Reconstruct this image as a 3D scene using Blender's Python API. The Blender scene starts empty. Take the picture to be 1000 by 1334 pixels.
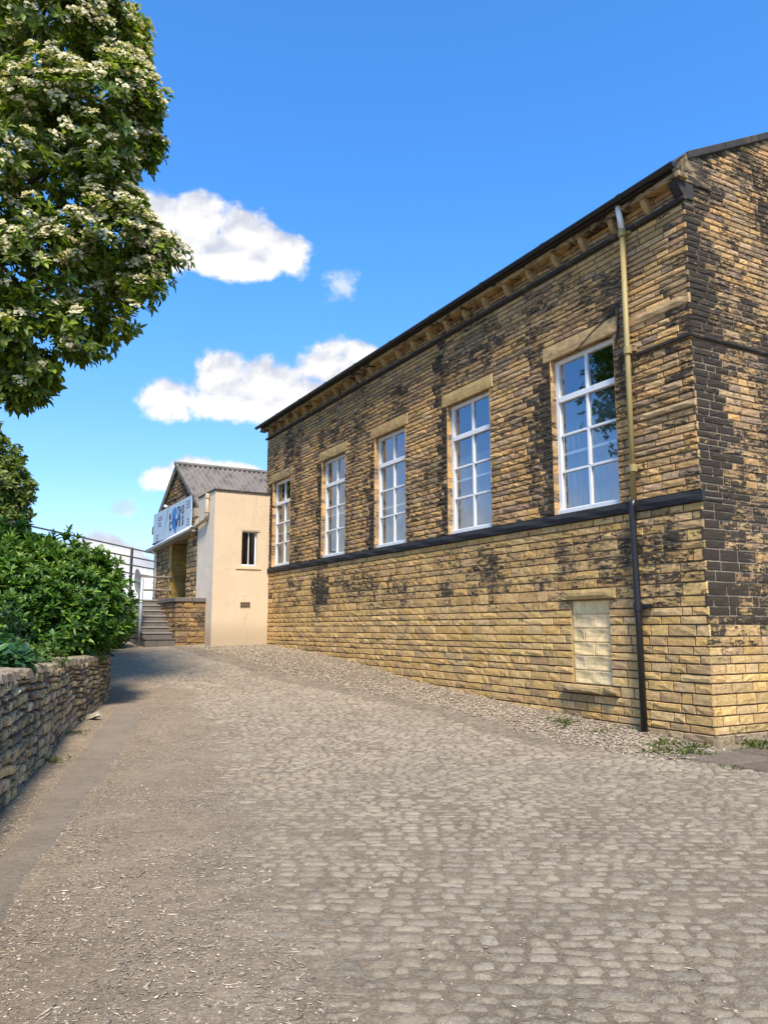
import bpy, math, random
import numpy as np
from mathutils import Vector, Matrix, noise as mnoise

# ------------------------------------------------------------------ scene, camera, light
SC = bpy.context.scene
COL = SC.collection
R = math.radians
random.seed(7)
RNG = np.random.default_rng(11)

cam = bpy.data.cameras.new('camera')
cam.sensor_fit = 'VERTICAL'; cam.sensor_height = 36.0
cam.lens = 1020 / 1334 * 36.0
cam.clip_start = 0.05; cam.clip_end = 5000
camo = bpy.data.objects.new('camera', cam); COL.objects.link(camo)
camo.location = (0, 0, 1.6)
camo.rotation_euler = (R(90 + 8.42), 0, 0)
SC.camera = camo

SUN_AZ = Vector((0.13, -1.0, 0)).normalized()      # horizontal direction TO the sun
SUN_EL = R(56)
sun = bpy.data.lights.new('sun', 'SUN')
sun.energy = 4.2; sun.angle = R(11); sun.color = (1.0, 0.90, 0.77)
suno = bpy.data.objects.new('sun', sun); COL.objects.link(suno)
to_sun = SUN_AZ * math.cos(SUN_EL) + Vector((0, 0, math.sin(SUN_EL)))
suno.rotation_euler = to_sun.to_track_quat('Z', 'Y').to_euler()
suno.location = (0, -20, 40)

SC.view_settings.view_transform = 'Standard'
SC.view_settings.look = 'None'
SC.view_settings.exposure = 0.72
SC.view_settings.gamma = 1
SC.cycles.max_bounces = 8
SC.cycles.transparent_max_bounces = 12


class NT:
    """small node-tree writer"""
    def __init__(self, tree):
        self.t = tree
        tree.nodes.clear()
    def n(self, kind, props=None, **ins):
        nd = self.t.nodes.new(kind)
        for k, v in (props or {}).items():
            setattr(nd, k, v)
        for k, v in ins.items():
            key = int(k[1:]) if (k[0] == 'i' and k[1:].isdigit()) else k.replace('_', ' ')
            self.set(nd.inputs[key], v)
        return nd
    def set(self, sock, v):
        if isinstance(v, bpy.types.NodeSocket):
            self.t.links.new(v, sock)
        elif hasattr(v, 'outputs'):
            self.t.links.new(v.outputs[0], sock)
        else:
            if isinstance(v, (tuple, list)) and sock.type == 'RGBA' and len(v) == 3:
                v = (*v, 1)
            sock.default_value = v
    def m(self, op, a, b=0.0, c=0.0, clamp=False):
        return self.n('ShaderNodeMath', {'operation': op, 'use_clamp': clamp}, i0=a, i1=b, i2=c).outputs[0]
    def v(self, op, a, b=(0, 0, 0)):
        nd = self.n('ShaderNodeVectorMath', {'operation': op}, i0=a, i1=b)
        return nd.outputs[1] if op == 'LENGTH' else nd.outputs[0]
    def step(self, x, lo, hi):
        return self.n('ShaderNodeMapRange', {'interpolation_type': 'SMOOTHSTEP'}, i0=x, i1=lo, i2=hi, i3=0.0, i4=1.0).outputs[0]
    def mix(self, f, a, b, blend='MIX'):
        nd = self.n('ShaderNodeMix', {'data_type': 'RGBA', 'blend_type': blend})
        self.set(nd.inputs[0], f); self.set(nd.inputs[6], a); self.set(nd.inputs[7], b)
        return nd.outputs[2]
    def noise(self, vec, scale, detail=4, rough=0.55, dist=0.0):
        return self.n('ShaderNodeTexNoise', None, Vector=vec, Scale=scale, Detail=detail, Roughness=rough, Distortion=dist).outputs[0]


# ------------------------------------------------------------------ world: clear sky with a few cumulus clouds
def make_world():
    w = bpy.data.worlds.new('World'); SC.world = w; w.use_nodes = True
    T = NT(w.node_tree)
    sky = T.n('ShaderNodeTexSky', {'sky_type': 'NISHITA', 'sun_disc': False, 'sun_elevation': SUN_EL,
                                   'sun_rotation': math.atan2(SUN_AZ.x, SUN_AZ.y),
                                   'air_density': 1.0, 'dust_density': 0.8, 'ozone_density': 2.6, 'altitude': 120})
    hs = T.n('ShaderNodeHueSaturation', None, Saturation=1.12, Value=1.0, Color=sky)
    co = T.n('ShaderNodeTexCoord').outputs['Generated']
    sp = T.n('ShaderNodeSeparateXYZ', None, Vector=co)
    x, y, z = sp.outputs
    skyc = T.mix(1.0, hs.outputs[0], T.mix(T.step(z, 0.02, 0.5), (0.82, 0.88, 1.10), (0.56, 1.04, 1.38)), 'MULTIPLY')
    bg = T.n('ShaderNodeBackground', None, Color=skyc, Strength=0.15)
    ys = T.m('MAXIMUM', y, 0.05)
    hx = T.m('DIVIDE', x, ys)
    hl = T.m('SQRT', T.m('ADD', T.m('MULTIPLY', x, x), T.m('MULTIPLY', y, y)))
    hz = T.m('DIVIDE', z, T.m('MAXIMUM', hl, 0.01))
    q = T.n('ShaderNodeCombineXYZ', None, X=hx, Y=hz, Z=0.0).outputs[0]
    front = T.step(y, 0.1, 0.2)
    f, p = 1020.0, R(8.42)
    def to_q(px, py):
        a = (px - 500) / f; b = -(py - 667) / f
        d = (a, math.cos(p) - b * math.sin(p), math.sin(p) + b * math.cos(p))
        return d[0] / d[1], d[2] / math.hypot(d[0], d[1])
    # cumulus bodies: bearing, height above horizon, and their half sizes
    blobs = [(205, 290, 52, 62), (255, 295, 58, 58), (315, 312, 62, 55), (370, 330, 52, 40), (300, 345, 95, 26), (215, 335, 40, 40),
             (225, 518, 44, 36), (290, 492, 50, 46), (350, 502, 76, 46), (430, 478, 60, 42), (465, 462, 34, 26), (300, 530, 95, 28), (400, 515, 66, 38),
             (208, 622, 26, 22), (255, 610, 46, 20), (315, 613, 36, 15),
             (120, 720, 50, 28), (155, 724, 46, 32), (100, 745, 60, 34), (185, 752, 46, 36), (60, 775, 90, 40)]
    soft = [(447, 374, 44, 30), (157, 664, 30, 16)]
    n1 = T.noise(q, 13.0, 8, 0.58, 0.15)
    n2 = T.noise(T.v('ADD', q, (3.1, 1.7, 0)), 34.0, 6, 0.6)
    def field(bl, off=(0, 0)):
        acc = None
        for (px, py, rx, ry) in bl:
            cx, cy = to_q(px, py)
            d = T.v('MULTIPLY', T.v('SUBTRACT', q, (cx + off[0], cy + off[1], 0)), (f / rx, f / ry, 0))
            b = T.m('SUBTRACT', 1.0, T.v('LENGTH', d))
            acc = b if acc is None else T.m('MAXIMUM', acc, b)
        return acc
    fld = field(blobs)
    nz = T.m('ADD', T.m('MULTIPLY', T.m('SUBTRACT', n1, 0.5), 1.7), T.m('MULTIPLY', T.m('SUBTRACT', n2, 0.5), 0.8))
    dens = T.m('ADD', fld, nz)
    mask = T.m('MULTIPLY', T.step(dens, 0.0, 0.42), front)
    # lit tops, greyer bases
    lower = T.m('SUBTRACT', field(blobs, (0.004, 0.022)), fld)
    nb = T.noise(T.v('ADD', q, (0.004, -0.012, 0)), 13.0, 8, 0.58, 0.15)
    sh = T.m('ADD', T.m('MULTIPLY', T.m('SUBTRACT', n1, nb), -2.2), T.m('MULTIPLY', lower, 0.55))
    shade = T.step(sh, -0.22, 0.42)
    wf = T.m('MULTIPLY', T.m('MULTIPLY', T.step(T.m('ADD', field(soft), T.m('MULTIPLY', nz, 2.0)), 0.15, 0.95), 0.6), front)
    # a long bank of cloud low in the west, behind the viewer's left shoulder
    west = T.m('MULTIPLY', T.step(T.m('MULTIPLY', x, -1.0), 0.55, 0.75),
               T.m('SUBTRACT', 1.0, T.step(T.m('ADD', z, T.m('MULTIPLY', T.m('SUBTRACT', T.noise(co, 5.0, 6), 0.5), 0.5)), 0.10, 0.24)))
    mask = T.m('MAXIMUM', T.m('MAXIMUM', mask, wf), T.m('MULTIPLY', west, 0.85), clamp=True)
    ccol = T.mix(shade, (0.66, 0.65, 0.65), (0.40, 0.43, 0.50))
    bgc = T.n('ShaderNodeBackground', None, Color=ccol, Strength=1.0)
    mx = T.n('ShaderNodeMixShader', None, i0=mask, i1=bg, i2=bgc)
    T.n('ShaderNodeOutputWorld', None, Surface=mx)
make_world()


# ------------------------------------------------------------------ materials
def mat(name):
    m = bpy.data.materials.new(name); m.use_nodes = True
    return m, NT(m.node_tree)

def finish(T, col, rough=0.85, bump=None, bstr=0.4, bdist=0.01, spec=0.3, metal=0.0):
    b = T.n('ShaderNodeBsdfPrincipled', None, Base_Color=col, Roughness=rough, Metallic=metal)
    b.inputs['Specular IOR Level'].default_value = spec
    if bump is not None:
        bn = T.n('ShaderNodeBump', None, Strength=bstr, Distance=bdist, Height=bump)
        T.set(b.inputs['Normal'], bn.outputs[0])
    T.n('ShaderNodeOutputMaterial', None, Surface=b)
    return b

def stone_mat(name, sootcol=(0.022, 0.020, 0.018), s1=2.2, s2=14, bd=0.012, sw=0.55):
    m, T = mat(name)
    at = T.n('ShaderNodeVertexColor', {'layer_name': 'Tint'})
    pos = T.n('ShaderNodeNewGeometry').outputs['Position']
    flat = T.v('MULTIPLY', pos, (1.0, 1.0, 2.3))
    big = T.noise(T.v('MULTIPLY', pos, (1.0, 1.0, 0.8)), s1, 5, 0.6)
    mid = T.noise(flat, s2 * 0.75, 7, 0.68, 0.5)
    fine = T.noise(pos, 70, 4, 0.6)
    dash = T.noise(T.v('MULTIPLY', pos, (1.0, 1.0, 5.0)), 4.2, 5, 0.62, 0.3)
    var = T.m('ADD', T.m('MULTIPLY', T.step(T.noise(pos, s2, 6, 0.65, 0.4), 0.3, 0.7), 0.34), T.m('ADD', T.m('MULTIPLY', T.step(fine, 0.3, 0.7), 0.22), 0.27))
    base = T.mix(1.0, at.outputs[0], T.n('ShaderNodeCombineXYZ', None, X=T.m('ADD', var, 0.46), Y=T.m('ADD', var, 0.45), Z=T.m('ADD', var, 0.42)).outputs[0], 'MULTIPLY')
    # iron staining
    rust = T.step(T.noise(T.v('ADD', pos, (9, 4, 2)), 5.5, 5, 0.6), 0.55, 0.75)
    base = T.mix(T.m('MULTIPLY', rust, 0.35), base, (0.36, 0.19, 0.06))
    s = T.m('ADD', at.outputs[1], T.m('ADD', T.m('MULTIPLY', T.m('SUBTRACT', big, 0.5), 0.8),
            T.m('ADD', T.m('MULTIPLY', T.m('SUBTRACT', mid, 0.5), sw * 2.2), T.m('MULTIPLY', T.m('SUBTRACT', fine, 0.5), 0.7))))
    grime = T.step(s, 0.26, 0.56)
    base = T.mix(T.m('MULTIPLY', grime, 0.42), base, (0.150, 0.108, 0.066))
    s = T.m('ADD', s, T.m('MULTIPLY', T.m('SUBTRACT', dash, 0.5), 1.25))
    soot = T.step(s, 0.46, 0.64)
    sv = T.noise(pos, 38, 4, 0.6)
    col = T.mix(T.m('MULTIPLY', soot, 0.95), base, T.mix(sv, sootcol, (sootcol[0] * 2.3 + .006, sootcol[1] * 2.0 + .004, sootcol[2] * 1.7 + .002)))
    tool = T.noise(T.v('MULTIPLY', pos, (1.0, 1.0, 2.2)), 22, 5, 0.6, 1.2)
    bump = T.m('ADD', T.m('MULTIPLY', mid, 1.0), T.m('ADD', T.m('MULTIPLY', fine, 0.4), T.m('MULTIPLY', tool, 0.9)))
    finish(T, col, 0.92, bump, 0.9, bd * 1.5, 0.15)
    return m

def plain(name, col, rough=0.6, var=0.15, sc=12, bump=0.002, spec=0.4, metal=0.0, dirt=None, dlo=0.5, dhi=0.75):
    m, T = mat(name)
    pos = T.n('ShaderNodeNewGeometry').outputs['Position']
    a = T.noise(pos, sc, 5, 0.6)
    c = T.mix(a, tuple(x * (1 - var) for x in col), tuple(min(1, x * (1 + var)) for x in col))
    if dirt:
        c = T.mix(T.m('MULTIPLY', T.step(T.noise(T.v('MULTIPLY', pos, (1, 1, 0.35)), sc * 0.4, 6, 0.65), dlo, dhi), 0.75), c, dirt)
    finish(T, c, rough, T.noise(pos, sc * 5, 4), 0.5, bump, spec, metal)
    return m

def leaf_mat(name, rough=0.45, trans=0.35):
    m, T = mat(name)
    at = T.n('ShaderNodeVertexColor', {'layer_name': 'Tint'})
    pos = T.n('ShaderNodeNewGeometry').outputs['Position']
    c = T.mix(T.noise(pos, 30, 3), T.mix(1.0, at.outputs[0], (0.8, 0.8, 0.8), 'MULTIPLY'), T.mix(1.0, at.outputs[0], (1.2, 1.2, 1.15), 'MULTIPLY'))
    b = T.n('ShaderNodeBsdfPrincipled', None, Base_Color=c, Roughness=rough)
    b.inputs['Specular IOR Level'].default_value = 0.4
    tr = T.n('ShaderNodeBsdfTranslucent', None, Color=T.mix(1.0, c, (1.25, 1.35, 0.5), 'MULTIPLY'))
    mx = T.n('ShaderNodeMixShader', None, i0=trans, i1=b, i2=tr)
    T.n('ShaderNodeOutputMaterial', None, Surface=mx)
    return m

def tint_mat(name, rough=0.9, bsc=60, bd=0.004, var=0.5, nsc=25):
    m, T = mat(name)
    at = T.n('ShaderNodeVertexColor', {'layer_name': 'Tint'})
    pos = T.n('ShaderNodeNewGeometry').outputs['Position']
    a = T.noise(pos, nsc, 6, 0.7)
    b = T.noise(pos, 3.0, 5, 0.6)
    k = T.m('ADD', T.m('MULTIPLY', a, var), T.m('MULTIPLY', b, var * 0.6))
    k = T.m('ADD', k, 1 - var * 0.8)
    c = T.mix(1.0, at.outputs[0], T.n('ShaderNodeCombineXYZ', None, X=k, Y=k, Z=k).outputs[0], 'MULTIPLY')
    finish(T, c, rough, T.noise(pos, bsc, 5, 0.65), 0.8, bd, 0.2)
    return m

def glass_mat(name, refl=0.42, tint=(0.55, 0.60, 0.60)):
    m, T = mat(name)
    pos = T.n('ShaderNodeNewGeometry').outputs['Position']
    bn = T.n('ShaderNodeBump', None, Strength=0.12, Distance=0.01, Height=T.noise(pos, 1.6, 2))
    g = T.n('ShaderNodeBsdfGlossy', None, Color=(0.92, 0.95, 1.0), Roughness=0.015, Normal=bn.outputs[0])
    t = T.n('ShaderNodeBsdfTransparent', None, Color=tint)
    mx = T.n('ShaderNodeMixShader', None, i0=refl, i1=t, i2=g)
    T.n('ShaderNodeOutputMaterial', None, Surface=mx)
    return m

def render_mat():
    m, T = mat('cream_render')
    at = T.n('ShaderNodeVertexColor', {'layer_name': 'Tint'})
    pos = T.n('ShaderNodeNewGeometry').outputs['Position']
    a = T.noise(pos, 1.2, 6, 0.65)
    k = T.m('ADD', 0.86, T.m('MULTIPLY', a, 0.28))
    c = T.mix(1.0, at.outputs[0], T.n('ShaderNodeCombineXYZ', None, X=k, Y=k, Z=k).outputs[0], 'MULTIPLY')
    wob = T.v('ADD', pos, T.v('SCALE', T.n('ShaderNodeTexNoise', None, Vector=pos, Scale=1.5, Detail=3.0).outputs[1]))
    vor = T.n('ShaderNodeTexVoronoi', {'feature': 'DISTANCE_TO_EDGE'}, Vector=wob, Scale=0.9)
    crack = T.m('SUBTRACT', 1.0, T.step(vor.outputs[0], 0.004, 0.014))
    crack = T.m('MULTIPLY', crack, T.step(T.noise(pos, 0.8, 3), 0.45, 0.6))
    c = T.mix(T.m('MULTIPLY', crack, 0.30), c, (0.42, 0.32, 0.19))
    zz = T.n('ShaderNodeSeparateXYZ', None, Vector=pos).outputs[2]
    wet = T.m('MULTIPLY', T.m('SUBTRACT', 1.0, T.step(T.m('ADD', zz, T.m('MULTIPLY', a, -0.6)), 0.9, 1.7)), 0.6)
    c = T.mix(wet, c, (0.36, 0.28, 0.17))
    stk = T.step(T.noise(T.v('MULTIPLY', pos, (5, 5, 0.4)), 1.0, 5, 0.6), 0.56, 0.78)
    c = T.mix(T.m('MULTIPLY', stk, 0.34), c, (0.38, 0.30, 0.20))
    finish(T, c, 0.9, T.m('ADD', T.noise(pos, 40, 5), T.m('MULTIPLY', T.noise(pos, 3.5, 4), 3.0)), 0.6, 0.006, 0.2)
    return m

M_STONE = stone_mat('coursed_sandstone')
M_RUBBLE = stone_mat('dry_stone', (0.07, 0.062, 0.05), 1.6, 9, 0.02, 0.7)
M_TRIM = plain('sooty_stone', (0.046, 0.040, 0.034), 0.85, 0.5, 9, 0.008, 0.2, dirt=(0.20, 0.14, 0.075), dlo=0.54, dhi=0.76)
M_BAND = plain('black_sill_stone', (0.026, 0.026, 0.027), 0.75, 0.45, 7, 0.004, 0.3, dirt=(0.075, 0.068, 0.055), dlo=0.58, dhi=0.85)
M_LINT = stone_mat('dressed_stone', s1=1.5, s2=6, bd=0.006)
M_WHITE = plain('white_paint', (0.78, 0.775, 0.75), 0.45, 0.07, 9, 0.0012, 0.4, dirt=(0.42, 0.38, 0.31), dlo=0.55, dhi=0.8)
M_GLASS = glass_mat('window_glass', 0.30, (0.66, 0.72, 0.72))
M_GLASSD = glass_mat('dark_glass', 0.10, (0.20, 0.20, 0.20))
M_BLIND = plain('net_curtain', (0.17, 0.20, 0.20), 0.9, 0.12, 3, 0.001, 0.1)
M_GUTTER = plain('black_gutter', (0.016, 0.016, 0.017), 0.45, 0.3, 8, 0.001, 0.5, dirt=(0.16, 0.13, 0.08), dlo=0.6, dhi=0.85)
M_PIPEY = plain('pale_pipe_paint', (0.34, 0.255, 0.095), 0.5, 0.18, 7, 0.001, 0.4, dirt=(0.20, 0.15, 0.07), dlo=0.55, dhi=0.8)
M_PIPEK = plain('black_pipe_paint', (0.014, 0.014, 0.015), 0.35, 0.3, 10, 0.001, 0.5, dirt=(0.12, 0.11, 0.10), dlo=0.62, dhi=0.85)
M_CABLE = plain('black_cable', (0.015, 0.014, 0.013), 0.6, 0.2)
M_SLATE = plain('slate', (0.075, 0.075, 0.08), 0.6, 0.3, 6, 0.004)
M_RENDER = render_mat()
M_CORR = plain('corrugated_sheet', (0.19, 0.165, 0.14), 0.85, 0.35, 6, 0.004, 0.2, dirt=(0.045, 0.042, 0.038), dlo=0.45, dhi=0.7)
M_CREAMPIPE = plain('cream_pipe_paint', (0.50, 0.40, 0.28), 0.55, 0.15, 8, 0.001, 0.4, dirt=(0.26, 0.20, 0.13), dlo=0.55, dhi=0.8)
M_SIGN = plain('sign_panel', (0.47, 0.56, 0.63), 0.4, 0.03, 3, 0.0003, 0.5)
M_INK = plain('sign_ink', (0.03, 0.03, 0.05), 0.6, 0.1)
M_GREYINK = plain('sign_grey_ink', (0.16, 0.17, 0.22), 0.6, 0.1)
M_BLUE = plain('sign_blue', (0.035, 0.22, 0.52), 0.5, 0.25, 9)
M_BLUED = plain('sign_dark_blue', (0.02, 0.11, 0.33), 0.5, 0.25, 9)
M_DARK = plain('dark_interior', (0.02, 0.018, 0.016), 0.9, 0.3)
M_WOODY = plain('varnished_door', (0.34, 0.20, 0.06), 0.5, 0.25, 6, 0.002)
M_STEP = plain('stone_step', (0.16, 0.135, 0.11), 0.9, 0.3, 8, 0.004, 0.2, dirt=(0.09, 0.08, 0.065), dlo=0.5, dhi=0.75)
M_STEPN = plain('worn_nosing', (0.30, 0.27, 0.22), 0.9, 0.2, 8, 0.004, 0.2)
M_RAIL = plain('weathered_rail', (0.21, 0.17, 0.125), 0.6, 0.25, 9, 0.001, 0.4, dirt=(0.10, 0.06, 0.03))
M_GALV = plain('galvanised_steel', (0.40, 0.43, 0.44), 0.45, 0.12, 6, 0.0006, 0.5, 0.3)
M_BARK = plain('bark', (0.085, 0.062, 0.042), 0.95, 0.35, 10, 0.012, 0.1)
M_LEAF = leaf_mat('glossy_leaf', 0.42, 0.28)
M_TLEAF = leaf_mat('tree_leaf', 0.5, 0.38)
M_PETAL = leaf_mat('cream_petals', 0.8, 0.25)
def ground_mat(name, flecks=0.5, dirt=None):
    m, T = mat(name)
    at = T.n('ShaderNodeVertexColor', {'layer_name': 'Tint'})
    pos = T.n('ShaderNodeNewGeometry').outputs['Position']
    a = T.step(T.noise(pos, 42, 6, 0.72), 0.32, 0.68); b = T.step(T.noise(pos, 2.2, 6, 0.65), 0.25, 0.75); c5 = T.step(T.noise(pos, 10, 6, 0.7), 0.3, 0.7)
    k = T.m('ADD', T.m('ADD', T.m('MULTIPLY', a, 0.50), T.m('MULTIPLY', b, 0.28)), T.m('ADD', T.m('MULTIPLY', c5, 0.30), 0.46))
    c = T.mix(1.0, at.outputs[0], T.n('ShaderNodeCombineXYZ', None, X=k, Y=k, Z=k).outputs[0], 'MULTIPLY')
    if dirt:
        dm = T.step(T.m('ADD', T.m('MULTIPLY', c5, 0.6), T.m('MULTIPLY', a, 0.5)), 0.45, 0.85)
        c = T.mix(T.m('MULTIPLY', dm, 0.65), c, dirt)
    h = T.m('ADD', T.m('MULTIPLY', a, 0.7), T.m('MULTIPLY', c5, 0.8))
    if flecks:
        for (sc, lo, colr) in ((75, 0.76, (0.46, 0.37, 0.24)), (48, 0.82, (0.085, 0.06, 0.04)), (30, 0.90, (0.52, 0.44, 0.32))):
            w = T.v('ADD', T.v('MULTIPLY', pos, (1.0, 1.7, 1.0)), T.v('SCALE', T.n('ShaderNodeTexNoise', None, Vector=pos, Scale=12.0, Detail=2.0).outputs[1], (0, 0, 0)))
            vo = T.n('ShaderNodeTexVoronoi', None, Vector=w, Scale=float(sc))
            pick = T.step(T.n('ShaderNodeSeparateColor', None, Color=vo.outputs['Color']).outputs[0], lo, lo + 0.01)
            near = T.m('SUBTRACT', 1.0, T.step(vo.outputs['Distance'], 0.28, 0.40))
            fm = T.m('MULTIPLY', T.m('MULTIPLY', pick, near), flecks)
            c = T.mix(fm, c, colr); h = T.m('ADD', h, T.m('MULTIPLY', fm, 0.6))
    finish(T, c, 0.95, h, 0.9, 0.012, 0.1)
    return m
M_DIRT = ground_mat('bare_ground', 0.8)
M_SETT = ground_mat('worn_setts', 0.3, (0.30, 0.24, 0.165))
M_PEB = tint_mat('stone_chippings', 0.9, 60, 0.002, 0.35, 40)
M_CONC = ground_mat('worn_concrete', 0.35, (0.22, 0.175, 0.13))


# ------------------------------------------------------------------ mesh helpers
def origin(o):
    v = Vector((0, 0, 0))
    while o is not None:
        v = v + o.location
        o = o.parent
    return v

class MB:
    def __init__(self):
        self.v = []; self.f = []; self.c = []
    def add(self, vs, fs, col=(1, 1, 1, 0)):
        o = len(self.v)
        self.v.extend(tuple(x) for x in vs)
        self.f.extend(tuple(i + o for i in q) for q in fs)
        self.c.extend([col] * len(vs))
    def hexa(self, p, col=(1, 1, 1, 0)):
        """p: 8 points, bottom ring then top ring"""
        self.add(p, [(3, 2, 1, 0), (4, 5, 6, 7), (0, 1, 5, 4), (1, 2, 6, 5), (2, 3, 7, 6), (3, 0, 4, 7)], col)
    def box(self, f, a0, a1, b0, b1, c0, c1, col=(1, 1, 1, 0)):
        self.hexa([f(a0, b0, c0), f(a1, b0, c0), f(a1, b1, c0), f(a0, b1, c0), f(a0, b0, c1), f(a1, b0, c1), f(a1, b1, c1), f(a0, b1, c1)], col)
    def tube(self, pts, rad, n=10, col=(1, 1, 1, 0), cap=True):
        pts = [Vector(p) for p in pts]
        rads = rad if isinstance(rad, (list, tuple)) else [rad] * len(pts)
        o = len(self.v); prev = None
        for i, p in enumerate(pts):
            a = (pts[min(i + 1, len(pts) - 1)] - pts[max(i - 1, 0)]).normalized()
            if prev is None:
                s = a.cross(Vector((0, 0, 1)))
                if s.length < 0.05: s = a.cross(Vector((1, 0, 0)))
            else:
                s = prev - a * prev.dot(a)
            s.normalize(); prev = s
            t = a.cross(s)
            for k in range(n):
                w = 2 * math.pi * k / n
                self.v.append(tuple(p + (s * math.cos(w) + t * math.sin(w)) * rads[i])); self.c.append(col)
        for i in range(len(pts) - 1):
            for k in range(n):
                k2 = (k + 1) % n
                self.f.append((o + i * n + k, o + i * n + k2, o + (i + 1) * n + k2, o + (i + 1) * n + k))
        if cap:
            self.f.append(tuple(o + k for k in range(n))[::-1])
            e = o + (len(pts) - 1) * n
            self.f.append(tuple(e + k for k in range(n)))
    def build(self, name, material, parent=None, smooth=False, loc=None, bevel=0.0):
        og = origin(parent)
        me = bpy.data.meshes.new(name)
        if loc is None:
            loc = Vector((0, 0, 0))
        else:
            loc = Vector(loc) - og
        base = og + loc
        V = np.array(self.v, dtype=float) - np.array(base)[None, :]
        me.from_pydata(V.tolist(), [], self.f)
        a = me.color_attributes.new('Tint', 'FLOAT_COLOR', 'POINT')
        a.data.foreach_set('color', np.array(self.c, dtype=np.float32).ravel())
        if smooth:
            me.polygons.foreach_set('use_smooth', [True] * len(me.polygons))
        me.materials.append(material)
        me.update()
        o = bpy.data.objects.new(name, me); COL.objects.link(o)
        o.parent = parent; o.location = loc
        if bevel:
            bv = o.modifiers.new('bevel', 'BEVEL'); bv.width = bevel; bv.segments = 2; bv.limit_method = 'ANGLE'
        return o

def np_mesh(name, V, F, C, material, parent=None, smooth=False, loc=None):
    og = np.array(origin(parent))
    loc = np.zeros(3) if loc is None else np.array(loc) - og
    me = bpy.data.meshes.new(name)
    V = V - (og + loc)[None, :]
    nv, nf, k = len(V), len(F), F.shape[1]
    me.vertices.add(nv); me.vertices.foreach_set('co', V.astype(np.float32).ravel())
    me.loops.add(nf * k); me.loops.foreach_set('vertex_index', F.astype(np.int32).ravel())
    me.polygons.add(nf)
    me.polygons.foreach_set('loop_start', (np.arange(nf) * k).astype(np.int32))
    me.polygons.foreach_set('loop_total', np.full(nf, k, np.int32))
    if smooth: me.polygons.foreach_set('use_smooth', np.ones(nf, bool))
    me.update(calc_edges=True)
    a = me.color_attributes.new('Tint', 'FLOAT_COLOR', 'POINT')
    a.data.foreach_set('color', C.astype(np.float32).ravel())
    me.materials.append(material)
    o = bpy.data.objects.new(name, me); COL.objects.link(o); o.parent = parent; o.location = loc
    return o

def scatter(tv, tf, pos, mats, cols):
    """copies of one template: tv (k,3), tf (m,j), pos (n,3), mats (n,3,3), cols (n,4)"""
    n, k = len(pos), len(tv)
    V = np.einsum('nij,kj->nki', mats, tv) + pos[:, None, :]
    F = tf[None, :, :] + (np.arange(n) * k)[:, None, None]
    C = np.repeat(cols[:, None, :], k, axis=1)
    return V.reshape(-1, 3), F.reshape(-1, tf.shape[1]), C.reshape(-1, 4)

def thing(name, label, cat, loc, group=None):
    o = bpy.data.objects.new(name, None); COL.objects.link(o); o.location = loc
    o.empty_display_size = 0.3
    return tag(o, label, cat, group)
def tag(o, label, cat, group=None):
    o['label'] = label; o['category'] = cat
    if group: o['group'] = group
    return o
def setting(o, kind='structure'):
    o['kind'] = kind
    return o

def nz(x, y=0.0, z=0.0):
    return mnoise.noise(Vector((x, y, z)))
def smooth(a, b, x):
    t = min(1, max(0, (x - a) / (b - a))); return t * t * (3 - 2 * t)
def U(a, b): return random.uniform(a, b)

# local frame of the hall: s runs along the long west wall away from the viewer, u runs east along the south gable
C0 = Vector((4.45, 10.86, 0.0))
DD = Vector((-0.487, 0.8734, 0.0)).normalized()
EE = Vector((DD.y, -DD.x, 0.0))
ZZ = Vector((0, 0, 1))
def W(s, u, z): return C0 + DD * s + EE * u + ZZ * z
def west(u0=0.0):
    return lambda a, b, h: W(a, u0 - h, b)          # wall facing west: a = s, b = z, h = outwards
def south(s0=0.0):
    return lambda a, b, h: W(s0 - h, a, b)          # wall facing south: a = u, b = z

GY = [-50, 10.5, 13, 14.7, 17.6, 19.5, 21.9, 25.7, 28, 40]
GZ = [0, 0, .15, .23, .44, .67, .89, 1.08, 1.25, 1.3]
def hroad(y): return float(np.interp(y, GY, GZ))
def xleft(y):                                        # left limit of the road: wall foot, then the bank
    if y < 15.8: return float(np.interp(y, [2, 5, 7.29, 8.93, 11.27, 13.11, 15.8], [-1.9, -2.75, -3.42, -3.88, -4.55, -4.88, -5.4]))
    if y < 25: return float(np.interp(y, [15.8, 17.5, 20, 25], [-5.4, -6.3, -6.8, -7.75]))
    return -7.75 - 0.558 * (y - 25)
def ground(x, y):
    z = hroad(y)
    t = smooth(0.1, 2.6, xleft(y) - 0.35 - x) * smooth(14.5, 19, y)
    z = z * (1 - t) + 3.0 * t
    if y > 60 or abs(x) > 40: pass
    return z

# ------------------------------------------------------------------ stones
PAL = [(0.50, 0.315, 0.135), (0.45, 0.285, 0.125), (0.55, 0.360, 0.165), (0.40, 0.262, 0.130), (0.47, 0.325, 0.175), (0.33, 0.220, 0.120), (0.53, 0.325, 0.125), (0.28, 0.20, 0.125)]
PALL = [(0.54, 0.345, 0.130), (0.58, 0.385, 0.160), (0.50, 0.315, 0.120), (0.55, 0.370, 0.165), (0.46, 0.300, 0.130), (0.41, 0.275, 0.130)]

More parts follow.
